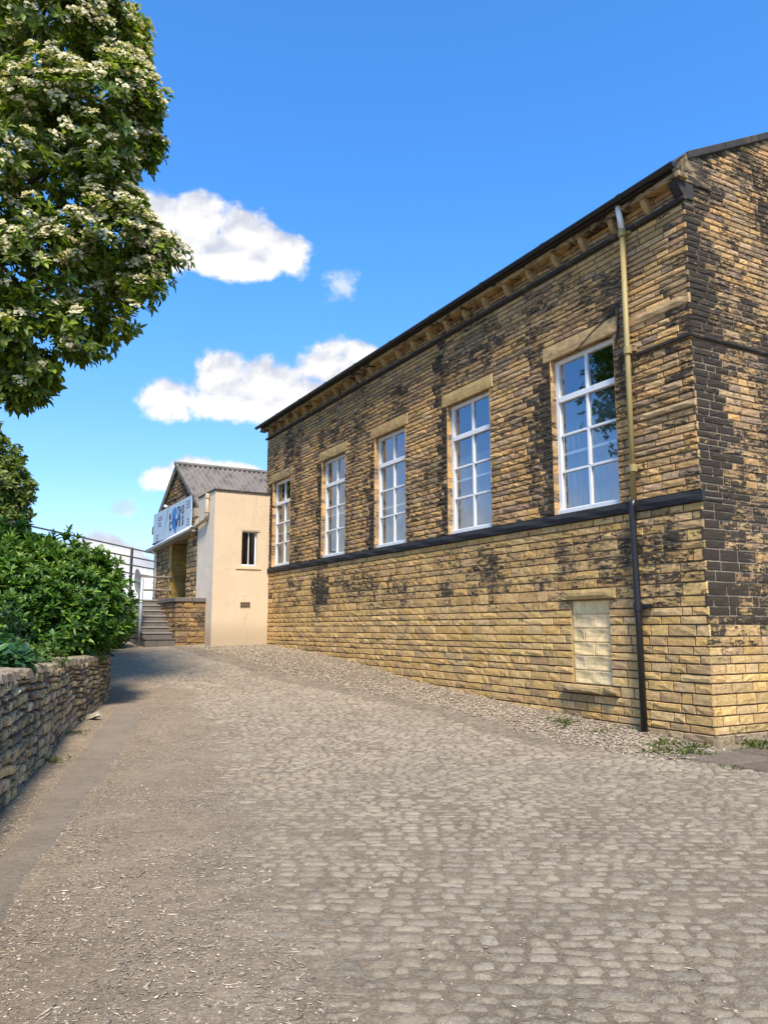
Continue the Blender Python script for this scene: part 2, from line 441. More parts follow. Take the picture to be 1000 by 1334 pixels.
def pillow(mb, f, a0, a1, b0, b1, t, col, nx=3, ny=3, rough=0.3, back=-0.012, inset=0.014):
    xs = [a0] + [a0 + inset + (a1 - a0 - 2 * inset) * i / (nx - 1) for i in range(nx)] + [a1]
    ys = [b0] + [b0 + inset + (b1 - b0 - 2 * inset) * j / (ny - 1) for j in range(ny)] + [b1]
    o = len(mb.v); nxx, nyy = nx + 2, ny + 2
    tilt = U(-rough, rough) * 0.6; tl2 = U(-rough, rough) * 0.6
    for j, y in enumerate(ys):
        for i, x in enumerate(xs):
            edge = i in (0, nxx - 1) or j in (0, nyy - 1)
            if edge: h = back
            else:
                inner = 0 < i - 1 < nx - 1 and 0 < j - 1 < ny - 1
                h = t * (1 + (0.35 if inner else 0) + U(-rough, rough) + tilt * (i / nxx - .5) * 2 + tl2 * (j / nyy - .5) * 2)
            jx = 0 if edge else U(-.2, .2) * inset
            mb.v.append(tuple(f(x + jx, y + (0 if edge else U(-.2, .2) * inset), h))); mb.c.append(col)
    for j in range(nyy - 1):
        for i in range(nxx - 1):
            p = o + j * nxx + i
            mb.f.append((p, p + 1, p + nxx + 1, p + nxx))

def rows_between(breaks, hfun):
    out = []
    for z0, z1 in zip(breaks[:-1], breaks[1:]):
        h = hfun((z0 + z1) / 2)
        n = max(1, round((z1 - z0) / h))
        hs = [U(0.8, 1.25) for _ in range(n)]; k = (z1 - z0) / sum(hs)
        z = z0
        for q in hs:
            out.append((z, z + q * k)); z += q * k
    return out

def lay(mb, f, rows, span, blocks, lens, colf, gap=0.010, t=0.014, rough=0.3, ends=None, tf=None):
    """fill every course with stones; blocks = (a0,a1,z0,z1) rectangles left free; ends(i)->(da0,da1) for quoins"""
    for i, (z0, z1) in enumerate(rows):
        zm = (z0 + z1) / 2
        sp = span(zm)
        if sp is None: continue
        a0, a1 = sp
        if ends:
            e0, e1 = ends(i); a0 += e0; a1 += e1
        iv = [(a0, a1)]
        for (p, q, r0, r1) in blocks:
            if r0 < zm < r1:
                nv = []
                for (x, y) in iv:
                    if q <= x or p >= y: nv.append((x, y)); continue
                    if p > x: nv.append((x, p))
                    if q < y: nv.append((q, y))
                iv = nv
        for (x, y) in iv:
            if y - x < 0.03: continue
            a = x
            while a < y - 1e-6:
                L = U(*lens(zm)) * (1.0 if random.random() > .15 else .55)
                if y - (a + L) < 0.12: L = y - a
                b = min(y, a + L)
                g = gap * .5
                tt = t * U(.6, 1.4) * (tf(zm) if tf else 1)
                pillow(mb, f, a + (g if a > x else 0), b - (g if b < y else 0), z0 + g, z1 - g, tt, colf((a + b) / 2, zm), 4 if b - a > .2 else 3, 3, rough,
                       inset=min(0.010, (b - a) * .2))
                a = b

def sheet(mb, f, a0, a1, z0, z1, blocks, h, colf, top=None):
    A = sorted({a0, a1, *[b for q in blocks for b in q[:2] if a0 < b < a1]})
    Z = sorted({z0, z1, *[b for q in blocks for b in q[2:] if z0 < b < z1]})
    for i in range(len(A) - 1):
        for j in range(len(Z) - 1):
            am, zm = (A[i] + A[i + 1]) / 2, (Z[j] + Z[j + 1]) / 2
            if any(q[0] < am < q[1] and q[2] < zm < q[3] for q in blocks): continue
            n = max(1, int((A[i + 1] - A[i]) / .35)); m = max(1, int((Z[j + 1] - Z[j]) / .35))
            for k in range(n):
                for l in range(m):
                    x0 = A[i] + (A[i + 1] - A[i]) * k / n; x1 = A[i] + (A[i + 1] - A[i]) * (k + 1) / n
                    y0 = Z[j] + (Z[j + 1] - Z[j]) * l / m; y1 = Z[j] + (Z[j + 1] - Z[j]) * (l + 1) / m
                    mb.add([f(x0, y0, h), f(x1, y0, h), f(x1, y1, h), f(x0, y1, h)], [(0, 1, 2, 3)], colf((x0 + x1) / 2, (y0 + y1) / 2))

PAL = [(c[0] * 1.14, c[1] * 1.10, c[2] * 1.06) for c in PAL]; PALL = [(c[0] * 1.17, c[1] * 1.15, c[2] * 1.12) for c in PALL]
def jit(c, k=0.12):
    w = 1 + U(-k, k)
    return (c[0] * w * (1 + U(-.04, .04)), c[1] * w, c[2] * w * (1 + U(-.1, .1)))


# ================================================================== THE HALL
hall = thing('stone_hall', 'long soot streaked sandstone hall with five tall white windows and a bracketed eaves', 'building', C0)
WIN_S = [2.255, 5.57, 8.84, 12.0, 15.83]              # window centres along the wall
WIN_W, WZ0, WZ1 = 1.52, 3.545, 6.32
LEN = 17.2
wins = [(c - WIN_W / 2, c + WIN_W / 2, WZ0, WZ1) for c in WIN_S]
lints = [(c - WIN_W / 2 - .10, c + WIN_W / 2 + .20, WZ1, WZ1 + .30) for c in WIN_S]
blk = (1.83, 2.71, 0.70, 2.05); blkl = (1.66, 2.90, 2.05, 2.24); blks = (1.66, 2.92, 0.54, 0.70)

def soot_west(s, z):
    n = nz(s * .9, z * .45, 3.0) * .5 + nz(s * 2.6, z * 1.1, 8.0) * .3
    streak = nz(s * 1.9, z * .12, 20.0)
    if z > 3.4:
        a = .37 + n * .42 + max(0, streak) * .34
        a += .10 * smooth(6.4, 7.2, z) * (1 - smooth(7.2, 7.8, z))
        for c in WIN_S:                               # black strip down the far side of each window
            e = c + WIN_W / 2
            a += .36 * smooth(.28, .06, abs(s - e - .12)) * (1 if WZ0 < z < WZ1 else 0)
        if 6.4 < z < 8.0: a += .30 * smooth(.25, .05, abs(s - 6.6)) + .28 * smooth(.3, .05, abs(s - 11.9)) + .2 * smooth(.3, .05, abs(s - 15.3))
        if s < .9: a -= .16
        if s < .25 and z > 5: a += .22
    else:
        a = .12 + n * .2
        a += (.36 + n * .35) * smooth(1.75, 2.35, z) * (1 - smooth(2.9, 3.3, z) * .6)
        a += .30 * max(0, nz(s * 3.1, 7.0, 90) - .12) * smooth(2.3, 3.3, z)
        if s < 2.0 and z > 1.9: a += .12 * smooth(.7, .1, abs(s - .95)) + .06
        for c in (9.5 + 3.0, 12.9, 16.5): a += .22 * smooth(.22, .05, abs(s - c)) * smooth(1.2, 2.4, z)
    return a * .92 + U(-.08, .08)
def col_west(s, z):
    c = jit(random.choice(PALL if z < 3.4 else PAL))
    if z < .17: c = jit((.34, .25, .14), .2)
    return (*c, soot_west(s, z))
def soot_south(u, z):
    n = nz(u * 1.3, z * .6, 33.0) * .6 + nz(u * 3.0, z * 1.5, 41.0) * .3
    a = .56 + n * .55
    a += .36 * smooth(1.0, .35, u + nz(z * .9, 2, 9) * .5) * smooth(1.5, 2.0, z)
    a += .13 * smooth(.5, .2, u + nz(z * 1.4, 5, 3) * .25) * smooth(1.9, 2.3, z)
    if z < 2.0: a = a * smooth(.9, 2.0, z) + .10 + (.25 if z < .25 else 0)
    if 2.0 < z < 3.6: a += .12
    return a * .92 + U(-.13, .13)
def col_south(u, z):
    return (*(jit((.30, .225, .13), .25) if z < .17 else jit(random.choice(PALL if z < 2.6 else PAL))), soot_south(u, z))
def mortar(fn):
    def c(a, z):
        q = smooth(.35, .6, fn(a, z)) * (1 if 1.6 < z < 5.6 else .35)
        return (0.13 + .17 * q, 0.092 + .14 * q, 0.052 + .10 * q, .0)
    return c

brk = [-.3, .0, .16, .54, .70, 2.05, 2.24, 3.36, 3.53, 4.74, 4.87, 5.76, 5.84, 6.32, 6.62, 7.86, 7.95, 8.2]
hrow = lambda z: .150 if z < .6 else .135 if z < 3.4 else .112 if z < 5.5 else .096
ROWS = [r for r in rows_between(brk, hrow)]
ROWS_UP = rows_between([8.2, 8.62, 11.0], lambda z: .10)
RW = [r for r in ROWS if not (abs(r[0] - 3.36) < .01 or abs(r[0] - 7.86) < .01)]
lens_w = lambda z: (.24, .52) if z < 3.4 else (.20, .50) if z < 6.3 else (.26, .62)
wallm = MB()
wf, sf = west(), south()
sheet(wallm, wf, 0, LEN, -.4, 8.3, wins + [blk], 0.0, mortar(soot_west))
lay(wallm, wf, RW, lambda z: (0, LEN), wins + lints + [blk, blkl, blks], lens_w, col_west,
    ends=lambda i: ((-.02, 0) if i % 2 else (0, 0)), tf=lambda z: 2.4 if z < .16 else 1.0 if z < 3.4 else 1.25 if z < 5.8 else .8, rough=.34)
# reveals, coursed like the wall
for (a0, a1, z0, z1) in wins:
    z = z0
    while z < z1 - .01:
        q = min(z1, z + U(.09, .14))
        for a in (a0, a1):
            c = (*jit(random.choice(PAL)), .25 + U(-.2, .3))
            wallm.add([wf(a, z, .02), wf(a, q, .02), wf(a, q, -.18), wf(a, z, -.18)], [(0, 1, 2, 3)], c)
        z = q
    wallm.add([wf(a0, z1, .0), wf(a1, z1, .0), wf(a1, z1, -.3), wf(a0, z1, -.3)], [(0, 1, 2, 3)], (.3, .2, .1, .4))
    wallm.add([wf(a0, z0, .0), wf(a1, z0, .0), wf(a1, z0, -.3), wf(a0, z0, -.3)], [(0, 1, 2, 3)], (.1, .1, .1, .8))
wallm.build('long_wall', M_STONE, hall)

# south gable
GW = 9.0
def south_span(z):
    if z < 8.2: return (0.0, GW)
    a = .12 if z < 8.62 else .12 + (z - 8.58) / .49
    return (a, GW - a) if a < GW / 2 - .15 else None
gm = MB()
sheet(gm, sf, 0, GW, -.4, 8.2, [], 0.0, mortar(soot_south))
ap = 8.58 + .49 * (GW / 2 - .12)
for k in range(12):
    u0, u1 = GW * k / 12, GW * (k + 1) / 12
    zt = lambda u: min(8.62 + .49 * (min(u, GW - u) - .12), ap)
    gm.add([sf(u0, 8.2, 0), sf(u1, 8.2, 0), sf(u1, zt(u1), 0), sf(u0, zt(u0), 0)], [(0, 1, 2, 3)], mortar(soot_south)(u0, 8.4))
RS = [r for r in ROWS if not (abs(r[0] - 5.76) < .01)] + ROWS_UP
lay(gm, sf, RS, south_span, [(0, .22, 7.9, 8.3)], lambda z: (.20, .50), col_south, ends=lambda i: ((0, 0) if i % 2 else (-.02, 0)), tf=lambda z: 2.8 if z < .16 else .9, rough=.34)
gm.build('gable_wall', M_STONE, hall)

cl = MB(); cl.box(lambda a, b, c: W(a, b, c), .05, LEN - .05, .30, GW - .1, 7.3, 7.34); cl.box(lambda a, b, c: W(a, b, c), .05, LEN - .05, 3.0, 3.05, -.2, 7.3)
cl.build('light_block_lining', M_DARK, hall)  # dark ceiling and partition added to stop daylight leaking in behind the panes
# far and east walls and the roof: plain, out of sight from the lane
bk = MB()
pts = [W(LEN, 0, -.4), W(LEN, GW, -.4), W(LEN, GW, 8.2), W(LEN, GW / 2, ap), W(LEN, 0, 8.2)]
bk.add(pts, [(0, 1, 2, 3, 4)], (.40, .28, .13, .3))
bk.add([W(0, GW, -.4), W(LEN, GW, -.4), W(LEN, GW, 8.2), W(0, GW, 8.2)], [(0, 1, 2, 3)], (.40, .28, .13, .3))
bk.build('rear_wall', M_STONE, hall)
rf = MB()
def slope_pt(s, u, dz=0): return W(s, u, 8.46 + .49 * (min(u, GW - u) - .12) + dz)
for (u0, u1) in ((-.30, GW / 2), (GW / 2, GW + .30)):
    n = 22
    for k in range(n):
        a, b = u0 + (u1 - u0) * k / n, u0 + (u1 - u0) * (k + 1) / n
        lo, hi = (0.018, 0.0) if u0 < 0 else (0.0, 0.018)
        rf.add([slope_pt(.35, a, lo), slope_pt(LEN + .1, a, lo), slope_pt(LEN + .1, b, hi), slope_pt(.35, b, hi)], [(0, 1, 2, 3)])
rf.build('roof', M_SLATE, hall)

# strings, sill band, eaves
sb = MB()
s = -.07
while s < LEN:
    e = min(LEN + .04, s + U(.9, 1.5))
    pillow(sb, wf, s, e - .006, 3.36, 3.53, .055 + U(-.004, .004), (1, 1, 1, 0), 4, 3, .04, 0.0, .008)
    s = e
sb.build('sill_band', M_BAND, hall)
st = MB()
def string(mb, f, a0, a1, z0, z1, proj):
    a = a0
    while a < a1 - .01:
        b = min(a1, a + U(.7, 1.3))
        o = [(0, z0 + .03), (proj * .7, z0 + .02), (proj, z0 + .045), (proj, z1 - .01), (0, z1 + .012)]
        v = [f(a, z, h) for h, z in o] + [f(b - .004, z, h) for h, z in o]
        n = len(o)
        mb.add(v, [(i, i + 1, n + i + 1, n + i) for i in range(n - 1)] + [tuple(range(n)), tuple(range(n, 2 * n))[::-1]])
        a = b
string(st, wf, -.07, LEN + .06, 7.86, 7.95, .07)
st.build('eaves_string', M_TRIM, hall)
s2 = MB()
string(s2, sf, -.05, GW, 5.76, 5.84, .05)
string(s2, wf, -.0, 1.02, 5.76, 5.84, .05)
s2.build('string_course', M_TRIM, hall)
ev = MB()
s = -.12
while s < LEN:
    e = min(LEN + .25, s + U(.8, 1.4))
    ev.box(wf, s, e - .006, 8.185 + U(-.005, .005), 8.27, 0.0, .205 + U(-.010, .010), (*jit((.40, .28, .13)), .44 + U(-.12, .2)))
    s = e
ev.box(wf, .0, LEN + .2, 8.272, 8.41, -.05, .195, (.3, .2, .1, .9))
ev.box(sf, 0.0, .62, 8.20, 8.30, 0.0, .04, (.3, .22, .12, .62))
ev.box(sf, 0.06, .46, 8.303, 8.66, -.2, .04, (.3, .22, .12, .58))
ev.build('eaves_stone', M_LINT, hall, bevel=.012)
# curved corbels under the eaves
def corbel_mesh(f, a, wid=.095, proj=.145, z0=7.955, z1=8.18):
    mb = MB(); prof = []
    for k in range(7):
        t = k / 6
        prof.append((.03 + proj * (1 - (1 - t) ** 1.8) * .95, z0 + (z1 - z0) * t))
    prof = [(0, z0)] + prof + [(0, z1)]
    n = len(prof)
    v = [f(a - wid / 2, z, h) for h, z in prof] + [f(a + wid / 2, z, h) for h, z in prof]
    mb.add(v, [(i, i + 1, n + i + 1, n + i) for i in range(n - 1)] + [tuple(range(n))[::-1], tuple(range(n, 2 * n))], (*jit((.44, .30, .13)), .26))
    return mb
c0 = corbel_mesh(wf, .62).build('corbel', M_LINT, hall)
k = 1
while .62 + .695 * k < LEN - .1:
    c = c0.copy(); COL.objects.link(c); c.parent = hall; c.location = DD * (.695 * k); k += 1
kn = corbel_mesh(wf, .03, .16, .15, 7.95, 8.18); kn.build('corbel', M_TRIM, hall)
kn = MB(); kn.box(sf, 0.0, .20, 7.93, 8.19, 0.0, .035); kn.build('kneeler', M_TRIM, hall, bevel=.01)
# gutter: half-round black iron with joints
gt = MB()
prof = [(.268 + .068 * math.cos(w), 8.375 + .068 * math.sin(w)) for w in [math.pi + math.pi * k / 8 for k in range(9)]] + [(.328, 8.385), (.268, 8.34), (.21, 8.385)]
for (a, b, sc_) in [(-.10, LEN + .42, 1.0)] + [(q, q + .09, 1.18) for q in np.arange(.9, LEN, 1.83)]:
    pr = [(.268 + (h - .268) * sc_, 8.375 + (z - 8.375) * sc_) for h, z in prof]; n = len(pr)
    v = [wf(a, z, h) for h, z in pr] + [wf(b, z, h) for h, z in pr]
    gt.add(v, [(i, (i + 1) % n, n + (i + 1) % n, n + i) for i in range(n)] + [tuple(range(n))[::-1], tuple(range(n, 2 * n))])
gt.build('gutter', M_GUTTER, hall)
# coping up both verges
cp = MB()
for side in (0, 1):
    L = GW / 2 - .12; nst = 5
    for k in range(nst):
        a, b = .10 + L * k / nst, .10 + L * (k + 1) / nst - .008
        if side: a, b = GW - a, GW - b
        zc = lambda u: 8.58 + .49 * (min(u, GW - u) - .12)
        p = [W(-.07, a, zc(a)), W(-.07, b, zc(b)), W(.42, b, zc(b)), W(.42, a, zc(a)), W(-.07, a, zc(a) + .13), W(-.07, b, zc(b) + .13), W(.42, b, zc(b) + .13), W(.42, a, zc(a) + .13)]
        if side: p = [p[1], p[0], p[3], p[2], p[5], p[4], p[7], p[6]]
        cp.hexa(p)
cp.build('verge_coping', M_TRIM, hall, bevel=.015)

# lintels
for i, (a0, a1, z0, z1) in enumerate(lints):
    m_ = MB(); pillow(m_, wf, a0 + .004, a1 - .004, z0 + .004, z1 - .006, .022, (*jit((.47, .325, .145), .06), .16 if i != 4 else .36), 8, 4, .12, -.01, .02)
    m_.build('lintel', M_LINT, hall)
m_ = MB(); pillow(m_, wf, -.02, 1.22, 6.30, 6.46, .034, (.47, .31, .15, .2), 8, 3, .15, -.01, .012); m_.build('band_stone', M_LINT, hall)
m_ = MB(); pillow(m_, wf, -.02, 1.0, 4.75, 4.86, .034, (.46, .31, .16, .2), 8, 3, .15, -.01, .012); m_.build('band_stone', M_LINT, hall)

# windows: white frame, two panes wide and four high, net curtain inside
def make_window():
    c = WIN_S[0]; a0, a1 = c - WIN_W / 2, c + WIN_W / 2
    fr = MB()
    def bar(x0, x1, y0, y1, h0, h1): fr.box(wf, x0, x1, y0, y1, h0, h1, (1, 1, 1, 0))
    o = -.10
    bar(a0, a0 + .085, WZ0, WZ1, o - .09, o); bar(a1 - .085, a1, WZ0, WZ1, o - .09, o)
    bar(a0 + .085, a1 - .085, WZ1 - .075, WZ1, o - .09, o)
    bar(a0 - .0, a1 + .0, WZ0 - .012, WZ0 + .075, o + .003, o + .05)
    bar(a0 + .085, a1 - .085, WZ0 + .05, WZ0 + .10, o - .06, o - .012)
    rowz = [WZ0 + .10 + (WZ1 - .075 - WZ0 - .10) * k / 4 for k in range(5)]
    mid = c
    bar(a0 + .085, a1 - .085, rowz[3] - .05, rowz[3] + .05, o - .07, o + .012)
    for r in (1, 2):
        bar(a0 + .085, a1 - .085, rowz[r] - .021, rowz[r] + .021, o - .06, o - .010)
    for (y0, y1) in ((rowz[0], rowz[1] - .021), (rowz[1] + .021, rowz[2] - .021), (rowz[2] + .021, rowz[3] - .05), (rowz[3] + .05, rowz[4])):
        bar(mid - .026, mid + .026, y0, y1, o - .06, o - .006)
    w = fr.build('window', M_WHITE, hall, bevel=.004)
    g = MB(); g.add([wf(a0 + .06, WZ0 + .03, o - .045), wf(a1 - .06, WZ0 + .03, o - .045), wf(a1 - .06, WZ1 - .03, o - .045), wf(a0 + .06, WZ1 - .03, o - .045)], [(0, 1, 2, 3)])
    g.build('pane', M_GLASS, w)
    b = MB(); n = 90
    V = []
    for k in range(n + 1):
        a = a0 + .03 + (WIN_W - .06) * k / n
        h = o - .13 + .022 * math.sin(k * .75) + .014 * math.sin(k * .31 + 1)
        V += [wf(a, WZ0, h), wf(a, WZ0 + 1.98, h)]
    b.add(V, [(2 * k, 2 * k + 2, 2 * k + 3, 2 * k + 1) for k in range(n)])
    b.build('net_curtain', M_BLIND, w, smooth=True)
    r = MB(); r.box(wf, a0 + .04, a1 - .04, rowz[1] + .30, rowz[1] + .345, o - .088, o - .06)
    r.build('inner_sash_rail', M_WHITE, w)
    return w
w0 = make_window()
for c in WIN_S[1:]:
    w = w0.copy(); COL.objects.link(w); w.parent = hall; w.location = DD * (c - WIN_S[0])
    for ch in list(w0.children):
        q = ch.copy(); COL.objects.link(q); q.parent = w; q.location = (0, 0, {'net_curtain': (-.35, .05, -.62, .12)[WIN_S.index(c) - 1], 'inner_sash_rail': (.06, -.1, .1, 0)[WIN_S.index(c) - 1]}.get(ch.name.split('.')[0], 0))

# blocked-up opening near the corner
bw = MB(); bl = []
rowh = [.22, .235, .215, .225, .225, .225]; z = .70
for i, hh in enumerate(rowh):
    z1 = min(2.05, z + hh)
    cut = 2.27 + (.16 if i % 2 else -.02) + U(-.02, .02)
    for (a, b) in ((1.83, cut), (cut, 2.71)):
        pillow(bw, wf, a + .004, b - .004, z + .004, z1 - .004, -.035, (*jit((.80, .60, .32), .08), -.35), 4, 4, .08, -.055, .012)
    z = z1
bw.add([wf(1.83, .70, -.05), wf(2.71, .70, -.05), wf(2.71, 2.05, -.05), wf(1.83, 2.05, -.05)], [(0, 1, 2, 3)], (.60, .48, .29, -.2))
for a in (1.83, 2.71): bw.add([wf(a, .70, .0), wf(a, 2.05, .0), wf(a, 2.05, -.06), wf(a, .70, -.06)], [(0, 1, 2, 3)], (.40, .28, .12, .2))
blocked = bw.build('blocked_window', M_LINT, hall)
q = MB(); pillow(q, wf, 1.665, 2.895, 2.055, 2.235, .045, (.47, .32, .13, .22), 8, 4, .1, -.06, .015); q.build('lintel', M_LINT, blocked)
q = MB(); pillow(q, wf, 1.665, 1.99, .545, .695, .075, (.33, .235, .11, .34), 4, 4, .12, -.06, .02)
pillow(q, wf, 2.0, 2.915, .545, .695, .08, (.36, .255, .12, .28), 6, 4, .12, -.06, .02); q.build('sill', M_LINT, blocked)

# rainwater pipe: white shoe at the top, pale paint down to the sill band, black below
px = MB(); PS = 1.10
px.tube([wf(PS - .02, 8.29, .21), wf(PS, 7.90, .115)], .047, 12); top = px.build('drainpipe', M_WHITE, hall, smooth=True)
q = MB(); q.tube([wf(PS, 7.92, .115), wf(PS + .01, 5.5, .115), wf(PS + .02, 3.52, .115)], .043, 14); q.build('painted_pipe', M_PIPEY, top, smooth=True)
for zc in (7.86, 5.90, 4.02):
    q = MB(); q.tube([wf(PS + .005, zc - .055, .115), wf(PS + .005, zc + .055, .115)], .064, 14); q.box(wf, PS - .10, PS + .11, zc - .02, zc + .02, .02, .075)
    q.build('collar', M_PIPEY, top)
q = MB(); q.tube([wf(PS + .02, 3.53, .115), wf(PS + .05, 3.42, .13), wf(PS + .06, 3.2, .115), wf(PS + .05, 1.9, .10), wf(PS + .04, -.05, .10)], .05, 14); q.build('black_pipe', M_PIPEK, top, smooth=True)
q = MB(); q.tube([wf(PS + .05, 1.86, .10), wf(PS + .05, 1.98, .10)], .068, 14); q.box(wf, PS - .15, PS + .17, 1.89, 1.95, .02, .075); q.build('collar', M_PIPEK, top)
# slack cable over the end window
cb = MB()
pth = [(1.75, 6.80, .03), (1.60, 6.78, .04), (1.48, 6.78, .05), (1.36, 6.73, .05), (1.32, 6.58, .05), (1.36, 6.35, .04), (1.42, 6.12, .035)]
cb.tube([wf(*p) for p in pth], .014, 6)
cb.tube([wf(1.46, 6.68, .035), wf(1.9, 6.52, .034), wf(2.35, 6.30, .034)], .008, 6)
cb.box(wf, 1.42, 1.50, 6.64, 6.70, .02, .06)
cb.build('cable', M_CABLE, hall, smooth=False)


# ================================================================== CREAM RENDERED ANNEXE
SBU_ = -1.60; BX = 16.85; BU = -1.86; BE = 18.7; BT = 5.96
ann = thing('rendered_annexe', 'cream rendered flat topped annexe with one small dark window between hall and gabled building', 'building', W(BX, BU, 1.1))
bs = south(BX); bwf = west(BU)
wn = (-.94, -.42, 3.58, 4.70)
m_ = MB()
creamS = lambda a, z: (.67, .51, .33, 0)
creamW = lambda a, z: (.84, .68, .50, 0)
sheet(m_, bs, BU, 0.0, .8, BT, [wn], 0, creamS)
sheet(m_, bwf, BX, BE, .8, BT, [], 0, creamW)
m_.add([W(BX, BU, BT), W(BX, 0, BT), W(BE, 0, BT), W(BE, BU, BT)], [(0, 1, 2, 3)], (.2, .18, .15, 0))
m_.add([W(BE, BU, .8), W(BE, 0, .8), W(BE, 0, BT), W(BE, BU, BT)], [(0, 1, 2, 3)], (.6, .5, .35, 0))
for a in wn[:2]: m_.add([bs(a, wn[2], 0), bs(a, wn[3], 0), bs(a, wn[3], -.16), bs(a, wn[2], -.16)], [(0, 1, 2, 3)], creamS(0, 0))
for z in wn[2:]: m_.add([bs(wn[0], z, 0), bs(wn[1], z, 0), bs(wn[1], z, -.16), bs(wn[0], z, -.16)], [(0, 1, 2, 3)], creamS(0, 0))
m_.build('wall', M_RENDER, ann)
q = MB(); q.box(bs, BU - .03, -.03, BT - .0, BT + .045, -.3, .04); q.box(bwf, BX + .3, BE, BT, BT + .045, -.3, .03); q.build('roof_edge', M_TRIM, ann)
q = MB()
o = -.09
q.box(bs, wn[0], wn[0] + .03, wn[2], wn[3], o - .05, o); q.box(bs, wn[1] - .05, wn[1], wn[2], wn[3], o - .05, o)
q.box(bs, wn[0] + .03, wn[1] - .05, wn[3] - .03, wn[3], o - .05, o); q.box(bs, wn[0] + .03, wn[1] - .05, wn[2], wn[2] + .05, o - .05, o)
q.box(bs, -.695, -.67, wn[2] + .05, wn[3] - .03, o - .05, o)
awin = q.build('window', M_WHITE, ann)
q = MB(); q.add([bs(wn[0], wn[2], o - .03), bs(wn[1], wn[2], o - .03), bs(wn[1], wn[3], o - .03), bs(wn[0], wn[3], o - .03)], [(0, 1, 2, 3)]); q.build('pane', M_GLASSD, awin)
q = MB(); q.box(bs, -1.12, -.28, 3.47, 3.52, 0, .03, (.70, .52, .30, 0)); q.build('sill', M_RENDER, awin)
q = MB(); q.box(bs, -.94, -.80, 4.70, 4.76, 0, .02, (.5, .4, .25, 0)); q.box(bs, -.80, -.34, 4.70, 4.76, 0, .022, (.5, .4, .25, 0)); q.build('lintel', M_RENDER, awin)
q = MB()
q.box(bs, -.94, -.61, 2.24, 2.42, 0, .012)
vent = q.build('air_vent', plain('vent_clay', (.24, .16, .09), .9, .3), ann)
q = MB()
for k in range(4):
    for l in range(2): q.box(bs, -.915 + k * .075, -.865 + k * .075, 2.265 + l * .075, 2.315 + l * .075, .006, .014)
q.build('vent_slot', M_DARK, vent)
q = MB(); q.tube([bwf(17.42, 5.92, .09), bwf(17.42, 5.22, .09), bwf(17.5, 5.10, .09), bwf(18.6, 4.99, .09), W(19.3, SBU_ - .33, 5.0)], .06, 12)
dp = q.build('drainpipe', M_CREAMPIPE, ann, smooth=True)
for zc in (5.82, 5.36):
    q = MB(); q.tube([bwf(17.42, zc - .05, .09), bwf(17.42, zc + .05, .09)], .08, 12); q.build('collar', M_CREAMPIPE, dp)
q = MB(); q.box(bwf, 17.75, 18.65, 5.16, 5.86, 0, .015, (.68, .57, .42, 0)); q.build('render_panel', M_RENDER, ann)

# ================================================================== GABLED STONE BUILDING
S0, S1, SA = 19.22, 26.0, 22.55
GZE, GZA = 5.72, 7.80
SBU = -1.60
shop = thing('gabled_stone_building', 'stone gabled building with grey corrugated roof and a deep doorway below a long sign', 'building', W(SA, SBU, 2.5))
gf = west(SBU)
door = (20.85, 23.05, 2.56, 4.82)
def gtop(s): return GZA - (GZA - GZE) * (abs(s - SA) / ((SA - S0) if s < SA else (S1 - SA)))
m_ = MB()
shopsoot = lambda a, z: .28 + nz(a * 1.5, z * 1.5, 55) * .4 + U(-.15, .25)
sheet(m_, gf, S0, S1, .9, 5.3, [door], 0, lambda a, z: (.26, .19, .11, .2))
for k in range(12):
    a, b = S0 + (S1 - S0) * k / 12, S0 + (S1 - S0) * (k + 1) / 12
    m_.add([gf(a, 5.3, 0), gf(b, 5.3, 0), gf(b, max(5.3, gtop(b)), 0), gf(a, max(5.3, gtop(a)), 0)], [(0, 1, 2, 3)], (.26, .19, .11, .25))
def gspan(z):
    if z < GZE: return (S0, S1)
    k = (z - GZE) / (GZA - GZE)
    return (S0 + (SA - S0) * k + .06, S1 - (S1 - SA) * k - .06) if k < .93 else None
def gcol(a, z):
    c = random.choice(PAL); k = 1.0 if z < 5.0 else .62
    return (*[x * k for x in jit(c, .2)], shopsoot(a, z) + (.1 if z > 5 else 0))
lay(m_, gf, rows_between([.9, 2.56, 4.82, 7.8], lambda z: .17), gspan, [door], lambda z: (.2, .6), gcol, gap=.02, t=.03, rough=.4)
# other walls
m_.add([W(S1, SBU, .9), W(S1, 6, .9), W(S1, 6, GZE), W(S1, SBU, GZE)], [(0, 1, 2, 3)], (.4, .28, .13, .3))
m_.add([W(S0, -.2, .9), W(S0, 6, .9), W(S0, 6, GZE), W(S0, -.2, GZE)], [(0, 1, 2, 3)], (.4, .28, .13, .3))
m_.add([W(S0, 6, .9), W(S1, 6, .9), W(S1, 6, GZE), W(SA, 6, GZA), W(S0, 6, GZE)], [(0, 1, 2, 3, 4)], (.4, .28, .13, .3))
m_.build('gable_wall', M_STONE, shop)
# doorway: yellow brick sides, door set back
q = MB()
D = .85
rows = rows_between([2.56, 4.82], lambda z: .20)
for (z0, z1) in rows:
    for a in (door[0], door[1]):
        c = (*jit((.38, .24, .075), .15), .12 + U(-.1, .15))
        q.add([gf(a, z0, 0), gf(a, z1 - .012, 0), gf(a, z1 - .012, -D), gf(a, z0, -D)], [(0, 1, 2, 3)], c)
        q.add([gf(a, z1 - .012, 0), gf(a, z1, 0), gf(a, z1, -D), gf(a, z1 - .012, -D)], [(0, 1, 2, 3)], (.1, .07, .03, .3))
    a = door[0]
    while a < door[1]:
        b = min(door[1], a + U(.3, .5))
        if b <= 21.2 or a >= 22.2 or True:
            q.add([gf(a, z0, -D), gf(b - .012, z0, -D), gf(b - .012, z1 - .012, -D), gf(a, z1 - .012, -D)], [(0, 1, 2, 3)], (*jit((.36, .23, .08), .15), .15))
        a = b
